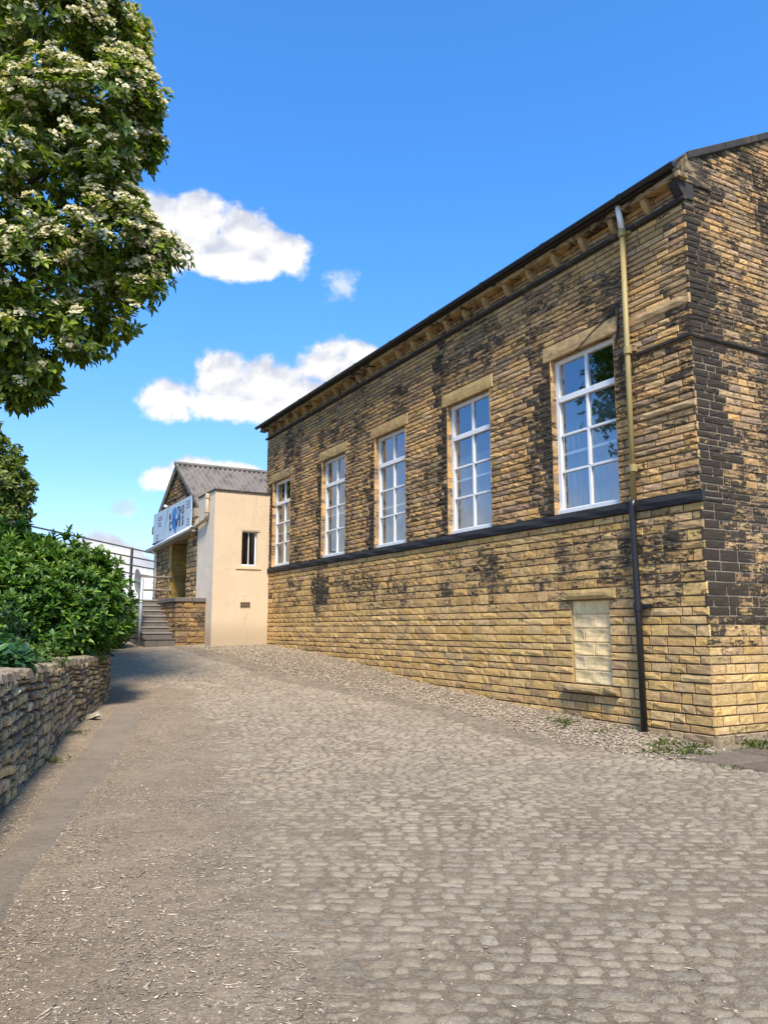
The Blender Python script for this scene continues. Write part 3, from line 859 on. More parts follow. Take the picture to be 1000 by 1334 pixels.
q.add([gf(door[0], 4.82, 0), gf(door[1], 4.82, 0), gf(door[1], 4.82, -D), gf(door[0], 4.82, -D)], [(0, 1, 2, 3)], (.30, .26, .2, 0))
rec = q.build('porch', M_LINT, shop)
q = MB(); q.box(gf, 21.4, 22.35, 2.57, 4.6, -D + .01, -D + .06); dr = q.build('door', M_WOODY, shop)
q = MB()
for k in range(3):
    q.box(gf, 21.5, 22.25, 2.75 + k * .62, 3.22 + k * .62, -D + .06, -D + .07)
q.build('door_panel', M_DARK, dr)
q = MB(); q.tube([gf(21.47, 3.55, -D + .07), gf(21.47, 3.55, -D + .12), gf(21.57, 3.55, -D + .12)], .014, 6); q.build('handle', M_GALV, dr)
q = MB(); q.box(gf, door[1] - .02, door[1] + .30, 2.56, 4.90, .0, .045, (.5, .34, .1, .1)); q.box(gf, door[0] - .25, door[1] + .30, 4.82, 4.96, .05, .07, (.45, .33, .15, .2)); q.build('door_surround', M_LINT, shop)
# corrugated roof
def corr(sa, za, sb_, zb):
    n = 50 * 8; V = []
    ua, ub = SBU - .14, 6.2
    for k in range(n + 1):
        u = ua + (ub - ua) * k / n
        h = .055 * math.sin(2 * math.pi * (u - ua) / .20)
        V += [W(sa, u, za + h), W((sa + sb_) / 2, u, (za + zb) / 2 + h), W(sb_, u, zb + h)]
    F = []
    for k in range(n):
        F += [(3 * k, 3 * k + 1, 3 * k + 4, 3 * k + 3), (3 * k + 1, 3 * k + 2, 3 * k + 5, 3 * k + 4)]
    return V, F
m_ = MB()
k1 = (GZA - GZE) / (SA - S0); k2 = (GZA - GZE) / (S1 - SA)
m_.add(*corr(S0 - .22, GZE - .22 * k1 + .07, SA, GZA + .07)); m_.add(*corr(S1 + .22, GZE - .22 * k2 + .07, SA, GZA + .07))
roof = m_.build('roof', M_CORR, shop, smooth=True)
q = MB(); q.tube([W(SA, SBU - .18, GZA + .10), W(SA, 6.2, GZA + .10)], .085, 8); q.build('ridge_cap', M_CORR, roof)
q = MB()
for (sa, za, sb_, zb) in ((S0 - .2, GZE - .2 * k1, SA, GZA), (S1 + .2, GZE - .2 * k2, SA, GZA)):
    q.hexa([W(sa, SBU - .12, za - .10), W(sb_, SBU - .12, zb - .10), W(sb_, SBU - .06, zb - .10), W(sa, SBU - .06, za - .10),
            W(sa, SBU - .12, za + .045), W(sb_, SBU - .12, zb + .045), W(sb_, SBU - .06, zb + .045), W(sa, SBU - .06, za + .045)])
q.build('verge_board', plain('verge_stone', (.27, .22, .16), .9, .25), shop)
# long white gutter and soffit under the sign
q = MB(); q.hexa([gf(19.55, 4.93, .02), gf(26.1, 4.70, .02), gf(26.1, 4.70, .30), gf(19.55, 4.93, .30), gf(19.55, 4.98, .02), gf(26.1, 4.75, .02), gf(26.1, 4.75, .30), gf(19.55, 4.98, .30)]); q.build('soffit', plain('soffit_board', (.40, .38, .36), .7, .1), shop)
q = MB(); q.tube([gf(19.3, 5.02, .33), gf(26.15, 4.78, .33)], .07, 10); q.build('gutter', M_WHITE, shop, smooth=True)
q = MB(); q.tube([gf(25.25, 4.80, .32), gf(25.25, 4.70, .24), gf(25.25, 4.6, .12), gf(25.25, 2.5, .12)], .065, 10); q.build('drainpipe', M_WHITE, shop, smooth=True)
q = MB(); q.tube([gf(19.34, 5.55, .11), gf(19.34, 5.05, .11)], .085, 10); q.hexa([gf(19.22, 5.42, .0), gf(19.48, 5.42, .0), gf(19.48, 5.42, .24), gf(19.22, 5.42, .24), gf(19.18, 5.70, .0), gf(19.52, 5.70, .0), gf(19.52, 5.70, .28), gf(19.18, 5.70, .28)]); q.build('rain_hopper', M_CREAMPIPE, shop)
q = MB(); q.tube([gf(23.35, 6.42, .02), gf(23.35, 6.42, .22), gf(23.35, 6.34, .26)], .03, 8); lmp = q.build('gable_lamp', M_DARK, shop)
q = MB(); q.tube([gf(23.35, 6.36, .25), gf(23.35, 6.28, .27)], .075, 10); q.build('lamp_glass', M_WHITE, lmp)
q = MB()
q.box(gf, 22.7, 24.6, 6.52, 6.58, .0, .05); q.build('ledge', M_TRIM, shop)

# the sign
SL, SR_, SZ0, SZ1, SH = 25.85, 20.12, 5.08, 6.30, .14
sign = thing('shop_sign', 'long white sign with blue cone emblem fixed across the stone gable', 'sign', W((SL + SR_) / 2, SBU - SH, SZ0))
q = MB(); q.box(gf, SR_, SL, SZ0, SZ1, SH - .05, SH); q.build('panel', M_SIGN, sign, bevel=.006)
q = MB(); q.box(gf, SR_ - .02, SL + .02, SZ0 - .06, SZ0 - .004, SH - .16, SH + .01); q.box(gf, SR_ + .3, SR_ + .4, SZ0 - .0, SZ1 - .1, .0, SH - .05); q.box(gf, SL - .6, SL - .5, SZ0, SZ1 - .6, .0, SH - .05); q.build('bracket', M_DARK, sign)
MROT = Matrix((( -DD.x, 0, -EE.x), (-DD.y, 0, -EE.y), (0, 1, 0)))
def word(txt, s, z, size, material, name='lettering', h=.006):
    cu = bpy.data.curves.new('lettering', 'FONT'); cu.body = txt; cu.size = size; cu.extrude = .003; cu.offset = .012; cu.align_x = 'CENTER'; cu.align_y = 'CENTER'
    tmp = bpy.data.objects.new('lettering', cu); COL.objects.link(tmp)
    dg = bpy.context.evaluated_depsgraph_get()
    me = bpy.data.meshes.new_from_object(tmp.evaluated_get(dg))
    bpy.data.objects.remove(tmp)
    P = gf(s, z, SH + h) - sign.location
    me.transform(Matrix.Translation(P) @ MROT.to_4x4())
    me.materials.clear(); me.materials.append(material)
    o = bpy.data.objects.new(name, me); COL.objects.link(o); o.parent = sign
    return o
def blobshape(name, pts, material, h):
    q = MB(); n = len(pts)
    V = [gf(s, z, SH - .002) for s, z in pts] + [gf(s, z, SH + h) for s, z in pts]
    q.add(V, [(i, (i + 1) % n, n + (i + 1) % n, n + i) for i in range(n)] + [tuple(range(n, 2 * n))])
    return q.build(name, material, sign)
el = lambda cs, cz, rs, rz, n=22: [(cs + rs * math.cos(2 * math.pi * k / n), cz + rz * math.sin(2 * math.pi * k / n)) for k in range(n)]
blobshape('ice_cream_scoop', el(22.42, 5.96, .36, .19), M_BLUE, .003)
blobshape('ice_cream_scoop', el(22.50, 5.72, .26, .13), M_BLUED, .0045)
blobshape('cone', [(22.86, 5.62), (22.66, 5.68), (22.3, 5.69), (21.9, 5.66), (21.62, 5.72), (21.95, 5.50), (22.10, 5.16), (22.22, 5.12), (22.36, 5.22)], M_BLUE, .003)
blobshape('ice_cream_scoop', el(21.72, 5.70, .2, .11), M_BLUED, .0045)
for (t, s_, z_, sz) in (('N', 23.05, 5.86, .34), ('T', 21.86, 5.94, .42), ('H', 21.52, 5.92, .42), ('S', 21.14, 5.90, .44),
                        ('C', 22.98, 5.48, .48), ('O', 22.5, 5.50, .42), ('N', 22.06, 5.52, .42), ('E', 21.6, 5.48, .40), ('S', 21.18, 5.50, .46)):
    word(t, s_, z_, sz, M_INK if t != 'O' else M_BLUED, h=.008)
def lines(s, z, n, wd, hgt=.05):
    for k in range(n):
        q = MB()
        x = s - wd / 2
        end = s + wd / 2 * U(.6, 1)
        while x < end:
            b = min(end, x + U(.05, .13))
            q.box(gf, x, b - .02, z - k * .105, z - k * .105 + hgt, SH - .002, SH + .004); x = b
        q.build('small_print', M_GREYINK, sign)
lines(24.75, 6.02, 2, .75, .06); lines(24.8, 5.78, 2, .55, .06); lines(25.1, 5.32, 3, .5, .045); lines(20.55, 6.10, 3, .6, .05); lines(20.5, 5.45, 3, .4, .05)

# ================================================================== STEPS, LOW WALL, LANDING RAIL
steps = thing('stone_steps', 'flight of worn stone steps climbing to the doorway beside the low wall', 'steps', W(17.5, -3.25, 1.2))
n = 8; zb = 1.10; rise = (2.55 - zb) / n
for k in range(n):
    m_ = MB()
    a = 17.5 + .33 * k
    m_.box(lambda x, y, z: W(x, y, z), a, 20.25, -3.72, -2.80, zb + rise * k - (.3 if k == 0 else 0), zb + rise * (k + 1) - .04)
    stp = m_.build('step', M_STEP, steps)
    q = MB(); q.box(lambda x, y, z: W(x, y, z), a - .025, a + .36, -3.73, -2.80, zb + rise * (k + 1) - .039, zb + rise * (k + 1)); q.build('tread', M_STEPN if k else M_STEP, stp)
m_ = MB(); m_.box(lambda x, y, z: W(x, y, z), 20.25, 23.3, -3.72, SBU, .9, 2.55); m_.box(lambda x, y, z: W(x, y, z), 23.3, 26.2, -2.9, SBU, .9, 2.53); m_.build('landing', M_STEP, steps)

low = thing('low_stone_wall', 'low coursed stone wall with a dark flat coping standing right of the steps', 'wall', W(17.55, -2.3, 1.2))
m_ = MB()
lf = south(17.55); lw = west(-2.79)
lcol = lambda a, z: (*[x * .62 for x in jit(random.choice(PAL), .2)], .33 + U(-.2, .2))
rws = rows_between([.95, 2.42], lambda z: .16)
lay(m_, lf, rws, lambda z: (-2.79, BU), [], lambda z: (.2, .5), lcol, gap=.018, t=.02, rough=.5)
lay(m_, lw, rws, lambda z: (17.55, 20.25), [], lambda z: (.25, .5), lcol, gap=.018, t=.02, rough=.5)
m_.hexa([W(17.55, -2.79, .9), W(17.55, BU, .9), W(20.25, BU, .9), W(20.25, -2.79, .9), W(17.55, -2.79, 2.42), W(17.55, BU, 2.42), W(20.25, BU, 2.42), W(20.25, -2.79, 2.42)], (.2, .15, .09, .3))
m_.build('stonework', M_STONE, low)
m_ = MB()
for (a, b) in ((-2.86, -2.3), (-2.29, BU - .01)):
    m_.hexa([W(17.48, a, 2.42), W(17.48, b, 2.42), W(20.3, b, 2.42), W(20.3, a, 2.42), W(17.48, a, 2.55), W(17.48, b, 2.55), W(20.3, b, 2.55), W(20.3, a, 2.55)])
m_.build('coping', M_STEP, low, bevel=.015)

hr = thing('handrail', 'grey tube handrail across the landing at the top of the stone steps', 'handrail', W(23, -2.3, 2.55))
for zz_ in (3.02, 3.52):
    q = MB(); q.tube([W(23, -2.82, zz_), W(23, SBU - .03, zz_)], .035, 8); q.tube([W(23, SBU - .09, zz_), W(23, SBU - .03, zz_)], .075, 8); q.build('rail', M_RAIL, hr, smooth=False)
q = MB(); q.tube([W(23, -2.80, 2.50), W(23, -2.80, 3.56)], .035, 8); q.build('post', M_RAIL, hr)

# ================================================================== TERRACE RAILING, SIGN ON POLE
RA, RB = Vector((-11.3, 23.0, 0)), Vector((-9.95, 33.2, 0))
rd = (RB - RA).normalized()
fence = thing('terrace_railing', 'brown metal railing with four flat rails along the raised terrace behind the bush', 'railing', RA + Vector((0, 0, 3.0)))
side = Vector((rd.y, -rd.x, 0))
def ff(a, b, h): return RA + rd * a + side * h + ZZ * b
for k, z in enumerate((4.77, 4.43, 4.10, 3.77)):
    q = MB(); q.box(ff, -14, 12.6, z - .026, z + .026, -.02, .02); q.build('rail', M_RAIL, fence)
for a in (-7.6, .62, 8.72):
    q = MB(); q.box(ff, a - .07, a + .07, 2.6, 4.83, -.09, -.021); q.build('post', M_RAIL, fence, bevel=.008)

sg = thing('road_sign', 'round grey road sign seen nearly edge on, on a pole beside the steps', 'road sign', (-7.62, 24.8, 1.15))
q = MB(); q.tube([(-7.66, 24.8, 0.9), (-7.63, 24.8, 3.15)], .055, 10); q.build('pole', M_GALV, sg, smooth=True)
q = MB()
nrm = Vector((1.0, .03, .10)).normalized(); c = Vector((-7.74, 24.72, 3.05))
q.tube([c - nrm * .008, c + nrm * .008], .40, 32); dsc = q.build('disc', M_GALV, sg)
q = MB(); q.box(lambda a, b, h: c + nrm * (.02 + h) + Vector((nrm.y, -nrm.x, 0)) * a + ZZ * b, -.3, .3, -.02, .02, 0, .02); q.build('bracket', M_GALV, dsc)

# ================================================================== GROUND
def gravel_edge(y): return float(np.interp(y, [9.6, 9.94, 11.81, 13.92, 15.74, 17.82, 21.26, 26], [3.9, 3.29, 2.25, 1.33, 0.0, -1.71, -4.1, -6.67]))
def cobble_left(y): return float(np.interp(y, [2, 3.47, 4.6, 6.61, 11.53, 16.22, 18, 22.4, 27], [-.25, -.47, -.85, -1.3, -2.63, -4.2, -6.0, -7.0, -8.2]))
def nonuni(lo, a, b, hi, step, far):
    L = list(np.arange(a, b + 1e-6, step))
    x, d = a, step
    pre = []
    while x > lo: d *= 1.5; x -= d; pre.append(x)
    x, d = b, step; post = []
    while x < hi: d *= 1.5; x += d; post.append(x)
    return pre[::-1] + L + post
GX = nonuni(-900, -14, 10, 900, .25, 0); GYS = nonuni(-900, -2, 36, 1500, .25, 0)
V = []; CC = []
for y in GYS:
    for x in GX:
        n = nz(x * 1.1, y * 1.1, 5) * .012 + nz(x * 4, y * 4, 6) * .006
        n *= 1 - .75 * smooth(-.3, .8, x - cobble_left(max(y, 2)))
        V.append((x, y, ground(x, y) + (n if y < 40 else 0)))
        gx = xleft(y) - .3 - x
        if (gx > 0.05 and y > 15.5) or y > 45 or y < -30 or abs(x) > 30:
            CC.append((.055, .085, .025, 1))
        else:
            k = .5 + .5 * nz(x * .8, y * .8, 14)
            rd_ = smooth(-.1, .9, x - cobble_left(max(y, 2))) * (1 if y < 27 else .3)
            k2 = 1.12 - .14 * rd_
            CC.append(((.235 + .07 * k) * k2, (.182 + .052 * k) * k2, (.122 + .034 * k) * k2, 1))
nx_ = len(GX)
F = np.array([(j * nx_ + i, j * nx_ + i + 1, (j + 1) * nx_ + i + 1, (j + 1) * nx_ + i) for j in range(len(GYS) - 1) for i in range(nx_ - 1)])
setting(np_mesh('ground', np.array(V), F, np.array(CC), M_DIRT, smooth=True))

def in_hall(x, y, m=0.0):
    q = Vector((x, y, 0)) - C0
    return q.dot(DD) > -m and q.dot(EE) > -m

# setts, laid in slightly wandering rows
cob = MB()
b = 1.9
while b < 27:
    dep = U(.08, .125)
    a = -9.0
    lod = 3 if b < 9 else 2
    while a < 9.5:
        wd = U(.09, .20)
        x = a + wd / 2; y = b + dep / 2 - .055 * x + .14 * nz(x * .35, b * .35, 2)
        a += wd
        lim = .62 * y + 1.6
        if abs(x) > lim or y < 1.7: continue
        cl = cobble_left(y) + .45 * nz(y * 1.3, 4) 
        if x < cl - .2: continue
        if y > 9.5 and x > gravel_edge(y) + .18 * nz(y * 2.2, 9) + .05: continue
        if y <= 9.5 and x > 3.75 and in_hall(x, y + 1.1): continue
        if y > 24.2 and x < -7.0: continue
        bury = smooth(.7, -.2, x - cl) * .012 + max(0, nz(x * .9, y * .9, 7)) * .008 + max(0, nz(x * 2.5, y * 2.5, 17)) * .006
        if random.random() < .07: bury += .012
        t = U(.004, .0105) - bury
        if t < -.003: continue
        k = U(.80, 1.18); br = 1 + .16 * nz(x * .5, y * .5, 25)
        warm = U(-.5, 1)
        colr = (.345 * k * br, (.280 - .004 * warm) * k * br, (.200 - .014 * warm) * k * br, 1)
        if random.random() < .06: colr = (.30 * k, .25 * k, .18 * k, 1)
        ge_ = (gravel_edge(y) - x) if y > 10.5 else 9
        if 0 < ge_ < .75: dk = .62 + .3 * abs(nz(x * 2, y * 2, 3)); colr = (colr[0] * dk, colr[1] * dk, colr[2] * dk, 1)
        sk = U(-.03, .03); sh = U(-.014, .014)
        kx = [U(-.009, .009) for _ in range(4)]; ky = [U(-.009, .009) for _ in range(4)]
        def fs(p, q_, h, x=x, y=y, sk=sk):
            a_, b_ = p / wd + .5, q_ / dep + .5
            p, q_ = p * (1 - .12 * abs(2 * b_ - 1) ** 4), q_ * (1 - .15 * abs(2 * a_ - 1) ** 4)
            wts = ((1 - a_) * (1 - b_), a_ * (1 - b_), (1 - a_) * b_, a_ * b_)
            p, q_ = p + sum(i * j for i, j in zip(wts, kx)), q_ + sum(i * j for i, j in zip(wts, ky))
            X, Y = x + p + sk * q_, y + q_ - .055 * p + sk * p
            X, Y = X + .030 * nz(X * 4.5, Y * 4.5, 51) + .012 * nz(X * 11, Y * 11, 5), Y + .034 * nz(X * 4.5, Y * 4.5, 77) + .014 * nz(X * 11, Y * 11, 9)
            return (X, Y, hroad(Y) + .004 + h)
        g = .004
        dz = U(.85, 1.1)
        pillow(cob, fs, -wd / 2 + g, wd / 2 - g, (-dep / 2 + g) * dz + sh, (dep / 2 - g) * dz + sh, t, colr, 3, 3, .30, -.014, .026 if lod == 3 else .020)
    b += dep
setting(cob.build('cobbled_road', M_SETT, None, smooth=True))

# kerb strip of worn concrete along the retaining wall
ks = MB()
outer = [(-2.3, 4.4), (-2.77, 5.96), (-3.08, 7.13), (-3.62, 9.0), (-3.95, 10.4), (-4.35, 12.2), (-4.6, 13.4), (-4.85, 14.4)]
inner = [(-1.9, 3.9), (-2.36, 5.78), (-2.77, 7.76), (-3.22, 9.9), (-3.45, 11.0), (-3.75, 12.3), (-4.1, 13.6), (-4.6, 14.7)]
O_, I_ = np.array(outer), np.array(inner)
tt = np.linspace(0, 7, 90)
po = np.stack([np.interp(tt, range(8), O_[:, 0]), np.interp(tt, range(8), O_[:, 1])], 1)
pi_ = np.stack([np.interp(tt, range(8), I_[:, 0]), np.interp(tt, range(8), I_[:, 1])], 1)
V = []; CC = []
for i in range(90):
    w1, w2 = nz(tt[i] * 2, 1) * .07, nz(tt[i] * 1.7, 8) * .07 + nz(tt[i] * 7, 8) * .03
    for j in range(9):
        r = j / 8
        p = po[i] * (1 - r) + pi_[i] * r
        p = p + np.array([w1 * (1 - r) + w2 * r, 0])
        edge = -.025 if j in (0, 8) else .004 if j in (1, 7) else .012
        V.append((p[0], p[1], hroad(p[1]) + edge + nz(p[0] * 3, p[1] * 3, 3) * .004)); k = 1 + .1 * nz(p[0] * 2, p[1] * 2)
        CC.append((.275 * k, .222 * k, .160 * k, 1))
F = np.array([(i * 9 + j, i * 9 + j + 1, (i + 1) * 9 + j + 1, (i + 1) * 9 + j) for i in range(89) for j in range(8)])
setting(np_mesh('kerb_strip', np.array(V), F, np.array(CC), M_CONC, smooth=True))
# paving slabs round the corner of the hall
pv = MB()
pa = Vector((3.78, 9.62, 0)); e1 = Vector((.93, -.37, 0)).normalized(); e1 = Vector((.55, -.83, 0)).normalized(); e2 = EE
a_ = 0
for i in range(4):
    L = U(.75, 1.0); b_ = 0
    for j in range(5):
        Wd = U(.7, 1.0)
        fs = lambda p, q_, h: pa + DD * (-p) + EE * q_ + ZZ * (.012 + h)
        k = U(.8, 1.1)
        pillow(pv, fs, a_ - .55 + .01, a_ - .55 + L - .01, b_ + .1 + .01, b_ + .1 + Wd - .01, .012, (.20 * k, .155 * k, .108 * k, 1), 4, 4, .1, -.02, .02)
        b_ += Wd
    a_ += L
setting(pv.build('pavement', M_CONC))

# gravel band at the wall foot and chippings strewn over the verge
def pebbles(pos, size, cols, name, straw=0.0):
    tv = np.array([(1, 0, 0), (-1, 0, 0), (0, 1, 0), (0, -1, 0), (0, 0, .7), (0, 0, -.7), (.6, .6, .35), (-.6, -.5, .4)], float)
    tf = np.array([(0, 6, 4), (6, 2, 4), (2, 1, 4), (1, 7, 4), (7, 3, 4), (3, 0, 4), (0, 2, 6), (1, 3, 7), (2, 0, 5), (1, 2, 5), (3, 1, 5), (0, 3, 5)])
    n = len(pos)
    ang = RNG.uniform(0, 2 * np.pi, n); ti = RNG.normal(0, .35, (n, 2))
    ca, sa = np.cos(ang), np.sin(ang)
    Z = np.zeros(n); O = np.ones(n)
    Rz = np.stack([np.stack([ca, -sa, Z], 1), np.stack([sa, ca, Z], 1), np.stack([Z, Z, O], 1)], 1)
    cx, sx = np.cos(ti[:, 0]), np.sin(ti[:, 0])
    Rx = np.stack([np.stack([O, Z, Z], 1), np.stack([Z, cx, -sx], 1), np.stack([Z, sx, cx], 1)], 1)
    lng = np.where(RNG.random(n) < straw, 2.4, 1.0)
    S = np.stack([lng * size * RNG.uniform(.9, 1.8, n), size / lng ** .6 * RNG.uniform(.6, 1.0, n), size / lng ** .6 * RNG.uniform(.4, .8, n)], 1)
    M = np.einsum('nij,njk->nik', Rz, Rx) * S[:, None, :]
    V, F, C = scatter(tv, tf, pos, M, cols)
    return setting(np_mesh(name, V, F, C, M_PEB), 'stuff')
gp = []
while len(gp) < 17000:
    y = U(9.6, 27.5); x = U(-9, 5)
    ge = gravel_edge(y) + .2 * nz(y * 2.2, 9) + .08 * nz(y * 9, x * 3)
    if x < ge - abs(random.gauss(0, .12)): continue
    q = Vector((x, y, 0)) - C0; s_, u_ = q.dot(DD), q.dot(EE)
    if s_ < -.5 or u_ > -.02: continue
    if s_ > 16.8 and (u_ > BU - .02 or s_ > 17.9): continue
    if s_ < .6 and random.random() < .5: continue
    gp.append((x, y, hroad(y) + U(.0, .022)))
gp = np.array(gp); n = len(gp)
k = RNG.uniform(.7, 1.2, n)
bc = np.stack([.385 * k, (.305 + RNG.uniform(-.02, .02, n)) * k, (.212 + RNG.uniform(-.03, .03, n)) * k, np.ones(n)], 1)
pebbles(gp, RNG.uniform(.012, .030, n), bc, 'gravel')
dp_ = []
while len(dp_) < 30000:
    y = 2.6 + 14 * random.random() ** 1.6; x = U(-6, 1.5)
    xl, cl = xleft(y), cobble_left(y) + .3
    if x < xl + .05 or abs(x) > .55 * y + .8: continue
    if x > cl and random.random() > .14: continue
    if x > xl + .6 and random.random() < .15: continue
    if nz(x * 1.4, y * 1.4, 71) < U(-.8, .2): continue
    dp_.append((x, y, hroad(y) + U(-.002, .007)))
dp_ = np.array(dp_); n = len(dp_)
k = RNG.uniform(.35, 1.3, n) * np.where(RNG.random(n) < .07, 1.5, 1)
bc = np.stack([.40 * k, .325 * k, .235 * k, np.ones(n)], 1)
pebbles(dp_, RNG.uniform(.003, .0095, n) * np.where(RNG.random(n) < .03, 1.8, 1), bc, 'chippings', .45)

# ================================================================== RETAINING WALL
WP = np.array([(-1.9, 2), (-2.75, 5), (-3.42, 7.29), (-3.88, 8.93), (-4.55, 11.27), (-4.88, 13.11), (-5.26, 15.2), (-5.46, 15.95), (-5.9, 16.5), (-6.6, 16.9), (-8.6, 17.2)])
seg = np.r_[0, np.cumsum(np.hypot(*np.diff(WP, axis=0).T))]
LT = seg[-1]
fa = np.linspace(0, LT, 400)
fx, fy = np.interp(fa, seg, WP[:, 0]), np.interp(fa, seg, WP[:, 1])
ker = np.ones(31) / 31
fxs = np.convolve(np.r_[np.full(15, fx[0]), fx, np.full(15, fx[-1])], ker, 'valid'); fys = np.convolve(np.r_[np.full(15, fy[0]), fy, np.full(15, fy[-1])], ker, 'valid')
tx, ty = np.gradient(fxs), np.gradient(fys); tl = np.hypot(tx, ty); tx, ty = tx / tl, ty / tl
def wp(a, h):
    x, y = np.interp(a, fa, fxs), np.interp(a, fa, fys); ax, ay = np.interp(a, fa, tx), np.interp(a, fa, ty)
    return x + ay * h, y - ax * h
def wtop(a): return float(np.interp(a, [0, 5, 9, 14, LT], [1.26, 1.22, 1.14, 1.10, 1.12])) - .07
rw = thing('retaining_wall', 'curving dry stone retaining wall with flat cap stones holding the raised shrub bed', 'wall', (-4.6, 11.3, 0.1))
m_ = MB()
def rfun(a, b, h):
    aa = a + .05 * nz(a * 2.3, b * 3.5, 12) + .02 * nz(a * 7, b * 7, 2)
    bb = b + .045 * nz(a * 1.3, b * 1.6, 31) + .022 * nz(a * 4.5, b * 5, 44)
    x, y = wp(aa, h + .03 * nz(a * .8, b * .8, 61) - .10 * (b - .3) * 0)
    g = hroad(y) - .12; tp = wtop(aa)
    z = g + bb * (tp - g)
    return (x, y, z)
def rcol(a, b):
    c = random.choice([(.50, .36, .19), (.58, .43, .23), (.42, .31, .18), (.52, .38, .20), (.33, .25, .165), (.62, .44, .21)])
    return (*jit(c, .25), .25 + U(-.2, .3) + .2 * nz(a * .9, b * 2, 5))
rr = []
z = 0.0
hh = [U(.075, .15) for _ in range(11)]; sm = sum(hh)
for q in hh: rr.append((z, z + q / sm)); z += q / sm
for (z0, z1) in rr:
    a = 0.0
    while a < LT - .1:
        L = U(.10, .36) * (1.15 if z0 < .4 else 1.0)
        if random.random() < .22 and L > .2:          # split into two thin ones
            zm = z0 + (z1 - z0) * U(.4, .6)
            for (p, q) in ((z0, zm), (zm, z1)):
                pillow(m_, rfun, a + .006, a + L - .006, p + .006, q - .006, U(.014, .030), rcol(a, p), 4, 3, .28, -.035, .009)
        else:
            pillow(m_, rfun, a + .007, a + L - .007, z0 + .006, z1 - .006, U(.014, .034), rcol(a, z0), 5, 4, .28, -.035, .010)
        a += L
# dark backing between the stones
for i in range(0, 396, 4):
    for j in range(4):
        m_.add([rfun(fa[i], j / 4, -.012), rfun(fa[i + 4 if i + 4 < 400 else 399], j / 4, -.012), rfun(fa[i + 4 if i + 4 < 400 else 399], (j + 1) / 4, -.012), rfun(fa[i], (j + 1) / 4, -.012)], [(0, 1, 2, 3)], (.085, .066, .045, .2))
m_.build('stonework', M_RUBBLE, rw)
m_ = MB(); a = 0.0
while a < LT - .2:
    L = U(.45, 1.15)
    k = U(.02, .05); zt = U(-.012, .012)
    def cf(p, q_, h, zt=zt):
        x, y = wp(p + .02 * nz(p * 5, q_ * 5), q_ + .02 * nz(p * 6, q_ * 6, 9)); return (x, y, wtop(p) + zt + h + .012 * nz(p * 3, q_ * 5, 4))
    pillow(m_, cf, a + .008, a + L - .008, -.36 - U(0, .05), k, .055 + U(-.012, .012), (*jit((.29, .23, .15), .2), .24 + U(-.15, .25)), 9, 5, .25, -.02, .02)
    a += L
m_.build('cap_stones', M_RUBBLE, rw)
# soil of the raised bed
bd = MB(); V = []; CC = []
nA, nB = 60, 14
for i in range(nA):
    a = LT * i / (nA - 1)
    for j in range(nB):
        dd_ = .2 + 5.5 * (j / (nB - 1)) ** 1.5
        ax = fxs[int(i / (nA - 1) * 399)]; ay = fys[int(i / (nA - 1) * 399)]
        x, y = (ax - dd_, ay - .0 * dd_) if ay < 15.4 else (ax - dd_, ay - .3)
        V.append((x, y, wtop(a) - .05 + .06 * nz(x, y, 3) + .12 * min(1, dd_))); CC.append((.06, .045, .03, 1))
F = np.array([(i * nB + j, i * nB + j + 1, (i + 1) * nB + j + 1, (i + 1) * nB + j) for i in range(nA - 1) for j in range(nB - 1)])
setting(np_mesh('planting_bed', np.array(V), F, np.array(CC), M_DIRT, smooth=True))

# ================================================================== FOLIAGE
LEAF_V = np.array([(0, 0, 0), (-.5, .42, .10), (0, .48, 0), (.5, .42, .10), (0, 1, -.10), (-.34, .75, .04), (.34, .75, .04)], float)
LEAF_F = np.array([(0, 2, 1), (0, 3, 2), (1, 2, 5), (2, 4, 5), (2, 3, 6), (2, 6, 4)])
def unit(v): return v / np.maximum(np.linalg.norm(v, axis=1, keepdims=True), 1e-9)
def frames(y, up):
    y = unit(y); x = unit(np.cross(y, up)); z = np.cross(x, y)
    return np.stack([x, y, z], 2)
def leaves(centres, axes, k, length, width, spread, colf, droop=0.0):
    """rosettes of k leaves round each shoot"""
    n = len(centres)
    ax = unit(axes)
    ref = np.where(np.abs(ax[:, 2:3]) < .9, np.array([[0, 0, 1.0]]), np.array([[1.0, 0, 0]]))
    p = unit(np.cross(ax, ref)); q = np.cross(ax, p)
    P, M, C = [], [], []
    ph0 = RNG.uniform(0, 6.28, n)
    for i in range(k):
        ph = ph0 + i * 2.4 + RNG.normal(0, .2, n)
        th = np.clip(RNG.normal(spread, .25, n), .15, 1.9)
        rad = p * np.cos(ph)[:, None] + q * np.sin(ph)[:, None]
        d = ax * np.cos(th)[:, None] + rad * np.sin(th)[:, None]
        d[:, 2] -= droop * RNG.uniform(.3, 1.2, n)
        up = ax * np.sin(th)[:, None] - rad * np.cos(th)[:, None] + RNG.normal(0, .22, (n, 3)) + np.array([0, 0, .35])
        L = length * RNG.uniform(.65, 1.2, n); Wd = width * RNG.uniform(.75, 1.2, n)
        fr = frames(d, up) * np.stack([Wd, L, L], 1)[:, None, :]
        back = ax * (RNG.uniform(-.5, .05, n) * length * .9)[:, None]
        P.append(centres + back + rad * .006); M.append(fr); C.append(colf(n))
    return np.concatenate(P), np.concatenate(M), np.concatenate(C)

def leafcols(base, tips, pt, var=.25):
    def f(n):
        k = RNG.uniform(1 - var, 1 + var, n)[:, None]
        c = np.where(RNG.random((n, 1)) < pt, np.array([tips]), np.array([base])) * k
        return np.concatenate([c, np.ones((n, 1))], 1)
    return f

